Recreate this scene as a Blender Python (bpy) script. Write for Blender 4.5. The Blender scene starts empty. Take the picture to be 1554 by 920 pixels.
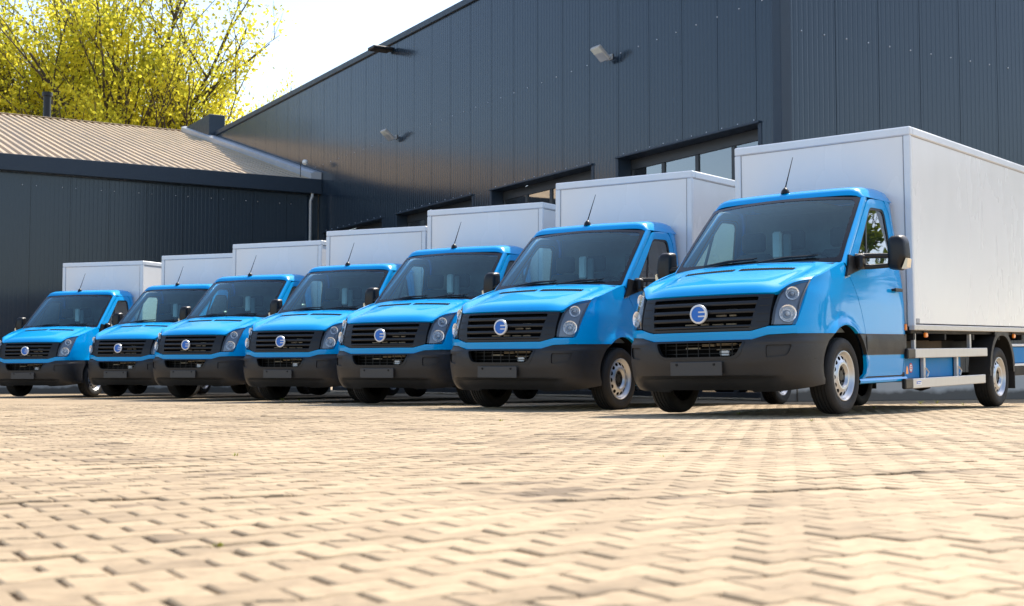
import bpy, bmesh, math, random
import numpy as np
from mathutils import Vector, Matrix
from mathutils.geometry import tessellate_polygon

S = bpy.context.scene
COL = S.collection
R = math.radians

# ------------------------------------------------------------------ camera, sky, sun, exposure
AZ, CAM_H = R(30.4), 0.33
cam = bpy.data.cameras.new('camera')
cam.sensor_width = 36.0
cam.lens = 36.0 * 1977.0 / 1554.0
cam.clip_end = 3000
cam.clip_start = 0.05
cam.dof.use_dof = True
cam.dof.focus_distance = 12.6
cam.dof.aperture_fstop = 5.2
camo = bpy.data.objects.new('camera', cam)
COL.objects.link(camo)
camo.location = (0, 0, CAM_H)
camo.rotation_euler = (R(90) + math.atan(116.35 / 1977.0), 0, -AZ)
S.camera = camo

SUN = Vector((0.72, 0.30, 1.0)).normalized()
world = bpy.data.worlds.new('World')
S.world = world
world.use_nodes = True
wn = world.node_tree
bg = wn.nodes['Background']
sky = wn.nodes.new('ShaderNodeTexSky')
sky.sky_type = 'NISHITA'
sky.sun_disc = False
sky.sun_elevation = math.asin(SUN.z)
sky.sun_rotation = math.atan2(SUN.x, SUN.y)
sky.air_density = 1.0
sky.dust_density = 1.6
sky.ozone_density = 0.4
bg.inputs['Strength'].default_value = 0.15
wn.links.new(sky.outputs[0], bg.inputs['Color'])

sl = bpy.data.lights.new('sun', 'SUN')
sl.energy = 3.7
sl.angle = R(0.53)
sl.color = (1.0, 0.93, 0.82)
so = bpy.data.objects.new('sun', sl)
COL.objects.link(so)
so.rotation_euler = SUN.to_track_quat('Z', 'Y').to_euler()

S.render.engine = 'CYCLES'
S.view_settings.view_transform = 'Standard'
S.view_settings.look = 'None'
S.view_settings.gamma = 1.0
S.view_settings.exposure = 0.95

# ------------------------------------------------------------------ materials
def nodes_of(name):
    m = bpy.data.materials.new(name)
    m.use_nodes = True
    nt = m.node_tree
    return m, nt, nt.nodes['Principled BSDF']

def link(nt, a, b):
    nt.links.new(a, b)

def mat(name, col, rough=0.5, metal=0.0, coat=0.0, var=0.12, nscale=6.0, rvar=0.08, bump=0.0, bscale=60.0, stretch=(1, 1, 1), spec=0.5, coat_rough=0.04, det=6.0, lo=0.3):
    m, nt, b = nodes_of(name)
    tc = nt.nodes.new('ShaderNodeTexCoord')
    mp = nt.nodes.new('ShaderNodeMapping')
    mp.inputs['Scale'].default_value = stretch
    link(nt, tc.outputs['Object'], mp.inputs['Vector'])
    no = nt.nodes.new('ShaderNodeTexNoise')
    no.inputs['Scale'].default_value = nscale
    no.inputs['Detail'].default_value = det
    no.inputs['Roughness'].default_value = 0.6
    link(nt, mp.outputs[0], no.inputs['Vector'])
    r = nt.nodes.new('ShaderNodeMapRange')
    r.inputs['From Min'].default_value = lo
    r.inputs['From Max'].default_value = 1 - lo
    r.inputs['To Min'].default_value = 1 - var
    r.inputs['To Max'].default_value = 1 + var
    link(nt, no.outputs['Fac'], r.inputs['Value'])
    mx = nt.nodes.new('ShaderNodeVectorMath')
    mx.operation = 'SCALE'
    mx.inputs[0].default_value = col
    link(nt, r.outputs[0], mx.inputs['Scale'])
    link(nt, mx.outputs[0], b.inputs['Base Color'])
    r2 = nt.nodes.new('ShaderNodeMapRange')
    r2.inputs['From Min'].default_value = lo
    r2.inputs['From Max'].default_value = 1 - lo
    r2.inputs['To Min'].default_value = max(0.02, rough - rvar)
    r2.inputs['To Max'].default_value = rough + rvar
    link(nt, no.outputs['Fac'], r2.inputs['Value'])
    link(nt, r2.outputs[0], b.inputs['Roughness'])
    b.inputs['Metallic'].default_value = metal
    b.inputs['Coat Weight'].default_value = coat
    b.inputs['Coat Roughness'].default_value = coat_rough
    b.inputs['Specular IOR Level'].default_value = spec
    if bump:
        n2 = nt.nodes.new('ShaderNodeTexNoise')
        n2.inputs['Scale'].default_value = bscale
        n2.inputs['Detail'].default_value = 5
        link(nt, mp.outputs[0], n2.inputs['Vector'])
        bp = nt.nodes.new('ShaderNodeBump')
        bp.inputs['Strength'].default_value = bump
        bp.inputs['Distance'].default_value = 0.01
        link(nt, n2.outputs['Fac'], bp.inputs['Height'])
        link(nt, bp.outputs[0], b.inputs['Normal'])
    return m

def glass_mat(name, tint, refl=1.0, rough=0.01, gloss=(1, 1, 1)):
    m = bpy.data.materials.new(name)
    m.use_nodes = True
    nt = m.node_tree
    nt.nodes.clear()
    out = nt.nodes.new('ShaderNodeOutputMaterial')
    tr = nt.nodes.new('ShaderNodeBsdfTransparent')
    tr.inputs['Color'].default_value = (*tint, 1)
    gl = nt.nodes.new('ShaderNodeBsdfGlossy')
    gl.inputs['Roughness'].default_value = rough
    gl.inputs['Color'].default_value = (*gloss, 1)
    lw = nt.nodes.new('ShaderNodeFresnel')
    lw.inputs['IOR'].default_value = 1.5
    mul = nt.nodes.new('ShaderNodeMath')
    mul.operation = 'MULTIPLY'
    mul.use_clamp = True
    mul.inputs[1].default_value = refl
    link(nt, lw.outputs[0], mul.inputs[0])
    mix = nt.nodes.new('ShaderNodeMixShader')
    link(nt, mul.outputs[0], mix.inputs[0])
    link(nt, tr.outputs[0], mix.inputs[1])
    link(nt, gl.outputs[0], mix.inputs[2])
    link(nt, mix.outputs[0], out.inputs[0])
    return m

M = {}
M['paint'] = mat('blue_paint', (0.0, 0.34, 0.77), 0.30, 0, 0.60, var=0.02, nscale=2, rvar=0.03, spec=0.05)
M['plastic'] = mat('dark_bumper_plastic', (0.026, 0.0245, 0.024), 0.48, var=0.15, nscale=5, bump=0.12, bscale=400, spec=0.4)
M['trim'] = mat('black_trim', (0.008, 0.008, 0.009), 0.4, var=0.1, spec=0.4)
M['grille'] = mat('grille_plastic', (0.013, 0.014, 0.016), 0.42, var=0.1, spec=0.4)
M['rubber'] = mat('tyre_rubber', (0.014, 0.013, 0.012), 0.75, var=0.25, nscale=12, bump=0.25, bscale=90)
M['steel'] = mat('silver_rim_steel', (0.56, 0.57, 0.58), 0.36, 0.75, var=0.08, nscale=14)
M['chrome'] = mat('lamp_reflector', (0.95, 0.96, 0.97), 0.25, 0.35, var=0.15, nscale=40, bump=1.0, bscale=38)
M['housing'] = mat('headlight_housing', (0.24, 0.25, 0.265), 0.35, 0.5, var=0.06)
M['alu'] = mat('anodised_aluminium', (0.60, 0.59, 0.57), 0.42, 0.55, var=0.06, nscale=4, stretch=(1, 8, 1))
M['boxwhite'] = mat('white_box_panel', (0.79, 0.785, 0.77), 0.26, 0, 0.3, var=0.05, nscale=1.3, rvar=0.10, stretch=(1.2, 1.2, 0.45), coat_rough=0.18, det=3.0, lo=0.1)  # faint stretched mottling in the colour imitates cloudy reflections on the panels
M['boxtrim'] = mat('white_box_profile', (0.70, 0.73, 0.76), 0.38, 0.15, var=0.05, nscale=4)
M['seam'] = mat('sealant_joint', (0.30, 0.30, 0.31), 0.6, var=0.1)
M['chassis'] = mat('chassis_black', (0.012, 0.011, 0.010), 0.6, var=0.3, nscale=5, spec=0.3)
M['underbrown'] = mat('brown_underframe', (0.17, 0.125, 0.085), 0.65, var=0.3, nscale=5, bump=0.2, bscale=30)  # plain brown for the underframe plates, varied by noise
M['glass'] = glass_mat('windscreen_glass', (0.70, 0.93, 0.91), 1.7, 0.01, (0.70, 0.96, 1.0))
M['sideglass'] = glass_mat('door_window_glass', (0.60, 0.78, 0.74), 2.2)
M['lens'] = glass_mat('lamp_lens', (0.93, 0.95, 0.97), 1.3)
M['frit'] = mat('black_glass_border', (0.008, 0.008, 0.009), 0.12, var=0.05)
M['interior'] = mat('cab_interior_grey', (0.20, 0.23, 0.24), 0.7, var=0.15)
M['seat'] = mat('seat_fabric', (0.05, 0.055, 0.06), 0.9, var=0.2, nscale=20, bump=0.2, bscale=200)
M['headrest'] = mat('pale_headrest', (0.85, 0.87, 0.85), 0.6, var=0.05)
M['paper'] = mat('paper', (0.80, 0.80, 0.78), 0.8, var=0.03)
M['emb_white'] = mat('emblem_white', (0.72, 0.73, 0.74), 0.3, 0.1, var=0.02)
M['emb_blue'] = mat('emblem_blue', (0.002, 0.13, 0.55), 0.3, var=0.02)
M['orange'] = mat('orange_lens', (0.95, 0.24, 0.01), 0.25, 0, 0.4, var=0.05)
M['clearlens'] = mat('mirror_indicator_lens', (0.80, 0.66, 0.45), 0.15, 0.1, 0.5, var=0.05)
M['red'] = mat('red_print', (0.65, 0.04, 0.04), 0.5, var=0.03)
M['bluebox'] = mat('blue_toolbox_paint', (0.002, 0.20, 0.50), 0.5, 0, 0.0, var=0.06, nscale=3, spec=0.15)
M['tan'] = mat('radiator_alloy', (0.42, 0.36, 0.27), 0.5, 0.3, var=0.2, nscale=30)
M['chromebadge'] = mat('chrome_badge', (0.8, 0.8, 0.8), 0.2, 1.0, var=0.02)
M['platemount'] = mat('plate_mount_plastic', (0.040, 0.038, 0.038), 0.45, var=0.1)
M['greyprint'] = mat('grey_print', (0.20, 0.21, 0.23), 0.6, var=0.05)

def wall_mat(name, col):
    m = mat(name, col, 0.17, 0.0, 0.0, var=0.05, nscale=0.5, rvar=0.02, spec=0.6, stretch=(1, 1, 0.5))
    return m
M['wall'] = wall_mat('anthracite_panel', (0.014, 0.026, 0.042))
M['walltrim'] = mat('anthracite_flashing', (0.022, 0.036, 0.055), 0.4, var=0.05, spec=0.4)
M['frame'] = mat('window_frame_grey', (0.045, 0.050, 0.055), 0.4, var=0.06)
M['pane'] = glass_mat('window_pane', (0.30, 0.36, 0.40), 5.0, 0.02)
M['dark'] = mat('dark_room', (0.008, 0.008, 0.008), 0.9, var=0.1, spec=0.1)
M['screw'] = mat('screw_head', (0.65, 0.68, 0.72), 0.3, 0.6, var=0.05)
M['galv'] = mat('galvanised_flashing', (0.50, 0.52, 0.54), 0.45, 0.4, var=0.10, nscale=3)
M['zinc'] = mat('zinc_downpipe', (0.42, 0.47, 0.52), 0.4, 0.5, var=0.08)
M['roofsheet'] = mat('beige_roof_sheet', (0.43, 0.325, 0.205), 0.5, 0.0, var=0.14, nscale=1.2, bump=0.05, bscale=20, stretch=(1.5, 0.3, 1))
M['lampgrey'] = mat('lamp_housing_grey', (0.48, 0.46, 0.42), 0.5, 0.2, var=0.08)
M['lampglass'] = mat('floodlight_glass', (0.78, 0.78, 0.70), 0.15, 0.2, var=0.05)
M['bark'] = mat('bark', (0.075, 0.058, 0.042), 0.9, var=0.3, nscale=8, bump=0.4, bscale=20)
M['weed'] = mat('weed_green', (0.32, 0.34, 0.04), 0.7, var=0.2)

def concrete():
    m, nt, b = nodes_of('stained_concrete')
    tc = nt.nodes.new('ShaderNodeTexCoord')
    n1 = nt.nodes.new('ShaderNodeTexNoise'); n1.inputs['Scale'].default_value = 3; n1.inputs['Detail'].default_value = 8
    link(nt, tc.outputs['Object'], n1.inputs['Vector'])
    sp = nt.nodes.new('ShaderNodeSeparateXYZ'); link(nt, tc.outputs['Object'], sp.inputs[0])
    ad = nt.nodes.new('ShaderNodeMath'); ad.operation = 'MULTIPLY_ADD'
    ad.inputs[1].default_value = -0.20; link(nt, n1.outputs['Fac'], ad.inputs[0]); link(nt, sp.outputs['Z'], ad.inputs[2])
    rp = nt.nodes.new('ShaderNodeValToRGB')
    rp.color_ramp.elements[0].position = 0.0; rp.color_ramp.elements[0].color = (0.13, 0.12, 0.105, 1)
    rp.color_ramp.elements[1].position = 0.08; rp.color_ramp.elements[1].color = (0.52, 0.50, 0.46, 1)
    link(nt, ad.outputs[0], rp.inputs[0]); link(nt, rp.outputs[0], b.inputs['Base Color'])
    b.inputs['Roughness'].default_value = 0.85
    return m
M['concrete'] = concrete()

def paver_mat(name, pattern):
    m, nt, b = nodes_of(name)
    geo = nt.nodes.new('ShaderNodeNewGeometry')
    at = nt.nodes.new('ShaderNodeAttribute'); at.attribute_name = 'tone'
    oi = nt.nodes.new('ShaderNodeObjectInfo')
    ad = nt.nodes.new('ShaderNodeMath'); ad.operation = 'ADD'
    link(nt, at.outputs['Fac'], ad.inputs[0]); link(nt, oi.outputs['Random'], ad.inputs[1])
    fr = nt.nodes.new('ShaderNodeMath'); fr.operation = 'FRACT'; link(nt, ad.outputs[0], fr.inputs[0])
    n1 = nt.nodes.new('ShaderNodeTexNoise'); n1.inputs['Scale'].default_value = 1.1; n1.inputs['Detail'].default_value = 4
    link(nt, geo.outputs['Position'], n1.inputs['Vector'])
    n2 = nt.nodes.new('ShaderNodeTexNoise'); n2.inputs['Scale'].default_value = 26; n2.inputs['Detail'].default_value = 6
    link(nt, geo.outputs['Position'], n2.inputs['Vector'])
    tone = nt.nodes.new('ShaderNodeValToRGB')
    e = tone.color_ramp.elements
    e[0].position = 0.0; e[0].color = (0.18, 0.13, 0.08, 1)
    e[1].position = 1.0; e[1].color = (0.46, 0.345, 0.215, 1)
    x = tone.color_ramp.elements.new(0.14); x.color = (0.31, 0.23, 0.142, 1)
    s1 = nt.nodes.new('ShaderNodeMath'); s1.operation = 'MULTIPLY_ADD'; s1.inputs[1].default_value = 0.70
    link(nt, fr.outputs[0], s1.inputs[0])
    s2 = nt.nodes.new('ShaderNodeMapRange'); s2.inputs['From Min'].default_value = 0.35; s2.inputs['From Max'].default_value = 0.65
    s2.inputs['To Min'].default_value = -0.1; s2.inputs['To Max'].default_value = 0.5
    link(nt, n1.outputs['Fac'], s2.inputs['Value']); link(nt, s2.outputs[0], s1.inputs[2])
    link(nt, s1.outputs[0], tone.inputs[0])
    mr = nt.nodes.new('ShaderNodeMapRange'); mr.inputs['From Min'].default_value = 0.3; mr.inputs['From Max'].default_value = 0.7
    mr.inputs['To Min'].default_value = 0.84; mr.inputs['To Max'].default_value = 1.12
    link(nt, n2.outputs['Fac'], mr.inputs['Value'])
    sc = nt.nodes.new('ShaderNodeVectorMath'); sc.operation = 'SCALE'
    link(nt, tone.outputs[0], sc.inputs[0]); link(nt, mr.outputs[0], sc.inputs['Scale'])
    col = sc.outputs[0]
    if pattern:
        bk = nt.nodes.new('ShaderNodeTexBrick')
        bk.inputs['Scale'].default_value = 1.0
        bk.inputs['Brick Width'].default_value = 0.183
        bk.inputs['Row Height'].default_value = 0.101
        bk.inputs['Mortar Size'].default_value = 0.005
        bk.inputs['Color1'].default_value = (1, 1, 1, 1); bk.inputs['Color2'].default_value = (0.86, 0.86, 0.86, 1)
        bk.inputs['Mortar'].default_value = (0.42, 0.40, 0.38, 1)
        link(nt, geo.outputs['Position'], bk.inputs['Vector'])
        mm = nt.nodes.new('ShaderNodeVectorMath'); mm.operation = 'MULTIPLY'
        link(nt, col, mm.inputs[0]); link(nt, bk.outputs['Color'], mm.inputs[1]); col = mm.outputs[0]
    link(nt, col, b.inputs['Base Color'])
    b.inputs['Roughness'].default_value = 0.82
    b.inputs['Specular IOR Level'].default_value = 0.35
    n3 = nt.nodes.new('ShaderNodeTexNoise'); n3.inputs['Scale'].default_value = 140; n3.inputs['Detail'].default_value = 5
    link(nt, geo.outputs['Position'], n3.inputs['Vector'])
    bp = nt.nodes.new('ShaderNodeBump'); bp.inputs['Strength'].default_value = 0.25; bp.inputs['Distance'].default_value = 0.006
    link(nt, n3.outputs['Fac'], bp.inputs['Height']); link(nt, bp.outputs[0], b.inputs['Normal'])
    return m
M['paver'] = paver_mat('concrete_paver', False)
M['paverfar'] = paver_mat('far_paving', True)
M['joint'] = mat('joint_sand', (0.06, 0.044, 0.029), 0.95, var=0.3, nscale=30, bump=0.4, bscale=150)

def leaf_mat(name, c1, c2, tr):
    m = bpy.data.materials.new(name); m.use_nodes = True
    nt = m.node_tree; nt.nodes.clear()
    out = nt.nodes.new('ShaderNodeOutputMaterial')
    tc = nt.nodes.new('ShaderNodeNewGeometry')
    n = nt.nodes.new('ShaderNodeTexNoise'); n.inputs['Scale'].default_value = 0.7; n.inputs['Detail'].default_value = 5
    link(nt, tc.outputs['Position'], n.inputs['Vector'])
    rp = nt.nodes.new('ShaderNodeValToRGB')
    rp.color_ramp.elements[0].position = 0.36; rp.color_ramp.elements[0].color = (*c1, 1)
    rp.color_ramp.elements[1].position = 0.64; rp.color_ramp.elements[1].color = (*c2, 1)
    link(nt, n.outputs['Fac'], rp.inputs[0])
    d = nt.nodes.new('ShaderNodeBsdfDiffuse'); link(nt, rp.outputs[0], d.inputs[0])
    t = nt.nodes.new('ShaderNodeBsdfTranslucent'); link(nt, rp.outputs[0], t.inputs[0])
    mx = nt.nodes.new('ShaderNodeMixShader'); mx.inputs[0].default_value = tr
    link(nt, d.outputs[0], mx.inputs[1]); link(nt, t.outputs[0], mx.inputs[2])
    link(nt, mx.outputs[0], out.inputs[0])
    return m
M['leaf'] = leaf_mat('spring_leaf', (0.46, 0.47, 0.05), (0.86, 0.76, 0.08), 0.70)
M['leafgreen'] = leaf_mat('green_leaf', (0.12, 0.17, 0.02), (0.26, 0.30, 0.04), 0.45)

# ------------------------------------------------------------------ helpers
SHEAR = [0.0]
def mk(name, verts, faces, material, parent=None, smooth=None, shear=True):
    me = bpy.data.meshes.new(name)
    if SHEAR[0] and shear:
        k = SHEAR[0]
        verts = [(v[0], v[1], v[2] + k * (v[1] - 1.0)) for v in verts]
    me.from_pydata([tuple(v) for v in verts], [], faces)
    if smooth is not None:
        me.shade_smooth()
        me.set_sharp_from_angle(angle=R(smooth))
    me.materials.append(material)
    o = bpy.data.objects.new(name, me)
    COL.objects.link(o)
    o.parent = parent
    return o

def empty(name, loc=(0, 0, 0), rot=(0, 0, 0)):
    o = bpy.data.objects.new(name, None)
    o.empty_display_size = 0.2
    COL.objects.link(o)
    o.location = loc; o.rotation_euler = rot
    return o

def tag(o, label, cat, group=None):
    o['label'] = label; o['category'] = cat
    if group: o['group'] = group
    return o

class MB:
    def __init__(s): s.v = []; s.f = []
    def add(s, v, f):
        n = len(s.v); s.v += [tuple(p) for p in v]; s.f += [tuple(i + n for i in q) for q in f]; return s
    def box(s, x0, x1, y0, y1, z0, z1, c=0.006):
        c = min(c, (x1 - x0) * .3, (y1 - y0) * .3, (z1 - z0) * .3)
        vs = []
        idx = {}
        for i, (xa, xs) in enumerate(((x0, 1), (x1, -1))):
            for j, (ya, ys) in enumerate(((y0, 1), (y1, -1))):
                for k, (za, zs) in enumerate(((z0, 1), (z1, -1))):
                    idx[i, j, k, 0] = len(vs); vs.append((xa, ya + ys * c, za + zs * c))
                    idx[i, j, k, 1] = len(vs); vs.append((xa + xs * c, ya, za + zs * c))
                    idx[i, j, k, 2] = len(vs); vs.append((xa + xs * c, ya + ys * c, za))
        fs = []
        for i in (0, 1):
            q = [idx[i, 0, 0, 0], idx[i, 0, 1, 0], idx[i, 1, 1, 0], idx[i, 1, 0, 0]]; fs.append(q if i == 0 else q[::-1])
            q = [idx[0, i, 0, 1], idx[1, i, 0, 1], idx[1, i, 1, 1], idx[0, i, 1, 1]]; fs.append(q if i == 0 else q[::-1])
            q = [idx[0, 0, i, 2], idx[0, 1, i, 2], idx[1, 1, i, 2], idx[1, 0, i, 2]]; fs.append(q if i == 0 else q[::-1])
        for i in (0, 1):
            for j in (0, 1):
                fs.append([idx[i, j, 0, 0], idx[i, j, 0, 1], idx[i, j, 1, 1], idx[i, j, 1, 0]])
                fs.append([idx[i, 0, j, 0], idx[i, 0, j, 2], idx[i, 1, j, 2], idx[i, 1, j, 0]])
                fs.append([idx[0, i, j, 1], idx[0, i, j, 2], idx[1, i, j, 2], idx[1, i, j, 1]])
                for k in (0, 1):
                    fs.append([idx[i, j, k, 0], idx[i, j, k, 1], idx[i, j, k, 2]])
        return s.add(vs, fs)
    def tube(s, pts, rad, n=8, cap=True):
        pts = [Vector(p) for p in pts]
        rads = rad if isinstance(rad, (list, tuple)) else [rad] * len(pts)
        base = len(s.v); vs = []; fs = []
        for i, p in enumerate(pts):
            d = (pts[min(i + 1, len(pts) - 1)] - pts[max(i - 1, 0)]).normalized()
            a = d.cross(Vector((0, 0, 1)) if abs(d.z) < .9 else Vector((1, 0, 0))).normalized(); b = d.cross(a)
            for k in range(n):
                t = 2 * math.pi * k / n
                vs.append(p + (a * math.cos(t) + b * math.sin(t)) * rads[i])
        for i in range(len(pts) - 1):
            for k in range(n):
                fs.append((i * n + k, i * n + (k + 1) % n, (i + 1) * n + (k + 1) % n, (i + 1) * n + k))
        if cap:
            fs.append(tuple(range(n))[::-1]); fs.append(tuple((len(pts) - 1) * n + k for k in range(n)))
        return s.add(vs, fs)
    def lathe(s, prof, n=32, centre=(0, 0, 0), axis='x'):
        # prof: (along, radius)
        vs = []; fs = []
        for (a, r) in prof:
            for k in range(n):
                t = 2 * math.pi * k / n
                if axis == 'x': p = (a, r * math.cos(t), r * math.sin(t))
                elif axis == 'y': p = (r * math.cos(t), a, r * math.sin(t))
                else: p = (r * math.cos(t), r * math.sin(t), a)
                vs.append((p[0] + centre[0], p[1] + centre[1], p[2] + centre[2]))
        for i in range(len(prof) - 1):
            for k in range(n):
                fs.append((i * n + k, i * n + (k + 1) % n, (i + 1) * n + (k + 1) % n, (i + 1) * n + k))
        return s.add(vs, fs)
    def grid(s, P):
        h = len(P); w = len(P[0]); vs = [p for row in P for p in row]
        fs = [(i * w + j, i * w + j + 1, (i + 1) * w + j + 1, (i + 1) * w + j) for i in range(h - 1) for j in range(w - 1)]
        return s.add(vs, fs)
    def prism(s, poly, axis, a, b):
        # poly 2D in the other two axes, extruded from a to b
        def P(u, v, t):
            return {'x': (t, u, v), 'y': (u, t, v), 'z': (u, v, t)}[axis]
        n = len(poly); vs = [P(u, v, a) for u, v in poly] + [P(u, v, b) for u, v in poly]
        tr = tessellate_polygon([[Vector((u, v, 0)) for u, v in poly]])
        fs = [tuple(t) for t in tr] + [tuple(i + n for i in t) for t in tr]
        fs += [(i, (i + 1) % n, n + (i + 1) % n, n + i) for i in range(n)]
        return s.add(vs, fs)
    def build(s, name, material, parent=None, smooth=None, shear=True):
        return mk(name, s.v, s.f, material, parent, smooth, shear)

def rounded(pts, r=0.02, n=4):
    out = []
    m = len(pts)
    for i in range(m):
        p = Vector(pts[i][:2]); rr = pts[i][2] if len(pts[i]) > 2 else r
        a = Vector(pts[i - 1][:2]); b = Vector(pts[(i + 1) % m][:2])
        if rr <= 0: out.append((p.x, p.y)); continue
        da = (a - p); db = (b - p)
        k = min(rr, da.length * .45, db.length * .45)
        pa = p + da.normalized() * k; pb = p + db.normalized() * k
        for j in range(n + 1):
            t = j / n
            q = pa * (1 - t) ** 2 + p * 2 * t * (1 - t) + pb * t * t
            out.append((q.x, q.y))
    return out

def patch(name, outline, holes, fmap, material, parent, flange=None, step=(0.06, 0.06), smooth=32):
    loops = [outline] + list(holes)
    vecs = [[Vector((p[0], p[1], 0)) for p in l] for l in loops]
    flat = [v for l in vecs for v in l]
    tris = tessellate_polygon(vecs)
    bm = bmesh.new()
    bv = [bm.verts.new(v) for v in flat]
    for t in tris:
        try: bm.faces.new([bv[i] for i in t])
        except ValueError: pass
    us = [p[0] for p in outline]; vs = [p[1] for p in outline]
    for ax, lo, hi, st in ((0, min(us), max(us), step[0]), (1, min(vs), max(vs), step[1])):
        k = math.ceil((lo + 1e-4) / st)
        while k * st < hi - 1e-4:
            co = Vector((0, 0, 0)); co[ax] = k * st; no = Vector((0, 0, 0)); no[ax] = 1
            bmesh.ops.bisect_plane(bm, geom=bm.verts[:] + bm.edges[:] + bm.faces[:], dist=1e-5, plane_co=co, plane_no=no)
            k += 1
    bmesh.ops.remove_doubles(bm, verts=bm.verts[:], dist=1e-4)
    bmesh.ops.recalc_face_normals(bm, faces=bm.faces[:])
    for v in bm.verts:
        v.co = Vector(fmap(v.co.x, v.co.y))
    if flange is not None:
        be = [e for e in bm.edges if len(e.link_faces) == 1]
        r = bmesh.ops.extrude_edge_only(bm, edges=be)
        for g in r['geom']:
            if isinstance(g, bmesh.types.BMVert):
                g.co += Vector(flange)
    bm.verts.index_update()
    V = [tuple(v.co) for v in bm.verts]; Fc = [tuple(v.index for v in f.verts) for f in bm.faces]
    bm.free()
    return mk(name, V, Fc, material, parent, smooth)

def lerp(x, xs, ys): return float(np.interp(x, xs, ys))

def children(o): return list(o.children)
def copy_tree(o, parent=None):
    c = o.copy(); COL.objects.link(c); c.parent = parent
    for ch in children(o): copy_tree(ch, c)
    return c

# ------------------------------------------------------------------ ground
def gz(x, y):
    return 0.006 * math.sin(x * 0.9 + 0.4 * y) + 0.005 * math.sin(1.3 * y - 0.5 * x + 1.0) + 0.004 * math.sin(2.1 * x + 1.7 * y)

rng = random.Random(7)
g = MB()
g.add([(-400, -400, -0.03), (500, -400, -0.03), (500, 600, -0.03), (-400, 600, -0.03)], [(0, 1, 2, 3)])
ground = g.build('ground', M['paverfar']); ground['kind'] = 'structure'

# pavement: interlocking double-T concrete pavers, rows parallel to the X axis
PL, PW1, PW2 = 0.183, 0.117, 0.085
PITCH = (PW1 + PW2) / 2
fw = Vector((math.sin(AZ), math.cos(AZ))); rt = Vector((math.cos(AZ), -math.sin(AZ)))
def in_yard(x, y):
    d = x * fw.x + y * fw.y; l = x * rt.x + y * rt.y
    return 0.3 < d < 18.2 and abs(l) < 0.48 * d + 3.2
# bed of joint sand below the pavers
bed = MB()
xs = np.arange(-12.0, 22.01, 0.5); ys = np.arange(-9.0, 24.01, 0.5)
P = [[(x, y, gz(x, y) - 0.012) for x in xs] for y in ys]
bed.grid(P)
keep = []
for f in bed.f:
    cx = sum(bed.v[i][0] for i in f) / 4; cy = sum(bed.v[i][1] for i in f) / 4
    d = cx * fw.x + cy * fw.y; l = cx * rt.x + cy * rt.y
    if 0.6 < d < 17.7 and abs(l) < 0.48 * d + 2.7: keep.append(f)
bed.f = keep
pavement = bed.build('pavement', M['joint']); pavement['kind'] = 'structure'

def paver_outline(gap_end, gap_side):
    hl = PL / 2 - gap_end
    h1 = PW1 / 2 - gap_side; h2 = PW2 / 2 - gap_side
    c = 0.006
    up = [(-hl, h1 - c), (-hl + c, h1), (-hl + 0.026, h1), (-0.024, h2), (0.024, h2), (hl - 0.026, h1), (hl - c, h1), (hl, h1 - c)]
    return up + [(-x, -y) for x, y in up]
def paver_geo(o, bev=0.004):
    n = len(o)
    inner = []
    for (x, y) in o:
        r = math.hypot(x, y); k = (r - bev * 1.3) / r
        inner.append((x * k, y * k))
    v = [(x, y, 0.0) for x, y in inner] + [(x, y, -0.0035) for x, y in o] + [(x, y, -0.016) for x, y in o]
    f = [tuple(range(n))[::-1]]
    for ring in (0, 1):
        for i in range(n):
            j = (i + 1) % n
            f.append((ring * n + i, ring * n + j, (ring + 1) * n + j, (ring + 1) * n + i))
    return v, f
PV, PF = paver_geo(paver_outline(0.0042, 0.0020))
PVn = np.array(PV)
pav_mesh = bpy.data.meshes.new('paver')
pav_mesh.from_pydata(PV, [], PF); pav_mesh.materials.append(M['paver'])
cands = []
j0, j1 = int(-9 / PITCH), int(24 / PITCH)
row_drop = {}
for j in range(j0, j1):
    yb = j * PITCH
    rj = rng.uniform(-0.0008, 0.0008)
    for i in range(int(-12 / PL), int(22 / PL)):
        x = (i + (0.5 if j % 2 else 0.0)) * PL
        y = yb
        if not in_yard(x, y): continue
        # a few settled strips: rows lie lower, so the row behind shows a dark open joint
        st = 0.0
        for (Y0, X0, X1, dep) in ((3.62, -1.0, 1.7, 0.006), (3.05, 2.0, 3.1, 0.008), (3.40, 2.9, 4.5, 0.005), (2.52, -0.5, 0.9, 0.005), (5.05, 1.0, 4.0, 0.005)):
            w = Y0 + 0.05 * math.sin(3 * x)
            if X0 < x < X1 and w - 0.22 < y <= w:
                st -= dep * (1 - (w - y) / 0.22)
        z = gz(x, y) + rng.gauss(0, 0.0011) + st
        rot = rng.gauss(0, 0.010)
        tx, ty = rng.gauss(0, 0.007), rng.gauss(0, 0.008)
        cands.append((x + rng.gauss(0, 0.0008), y + rj + rng.gauss(0, 0.0008), z, rot, tx, ty, rng.random()))
def seen(c):
    d = c[0] * fw.x + c[1] * fw.y; l = c[0] * rt.x + c[1] * rt.y
    return abs(l) < 0.393 * d + 0.05 and d > 1.75
vis = sorted([c for c in cands if seen(c)], key=lambda c: c[0] * fw.x + c[1] * fw.y)
near = set(id(c) for c in vis[:300])
for c in vis[:300]:
    o = bpy.data.objects.new('paver', pav_mesh); COL.objects.link(o)
    o.parent = pavement; o.location = c[:3]; o.rotation_euler = (c[5], c[4], c[3])
rest = [c for c in cands if id(c) not in near]
n = len(PV); allv = np.zeros((len(rest) * n, 3)); allf = []
tone = np.zeros(len(rest) * len(PF), dtype=np.float32)
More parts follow.
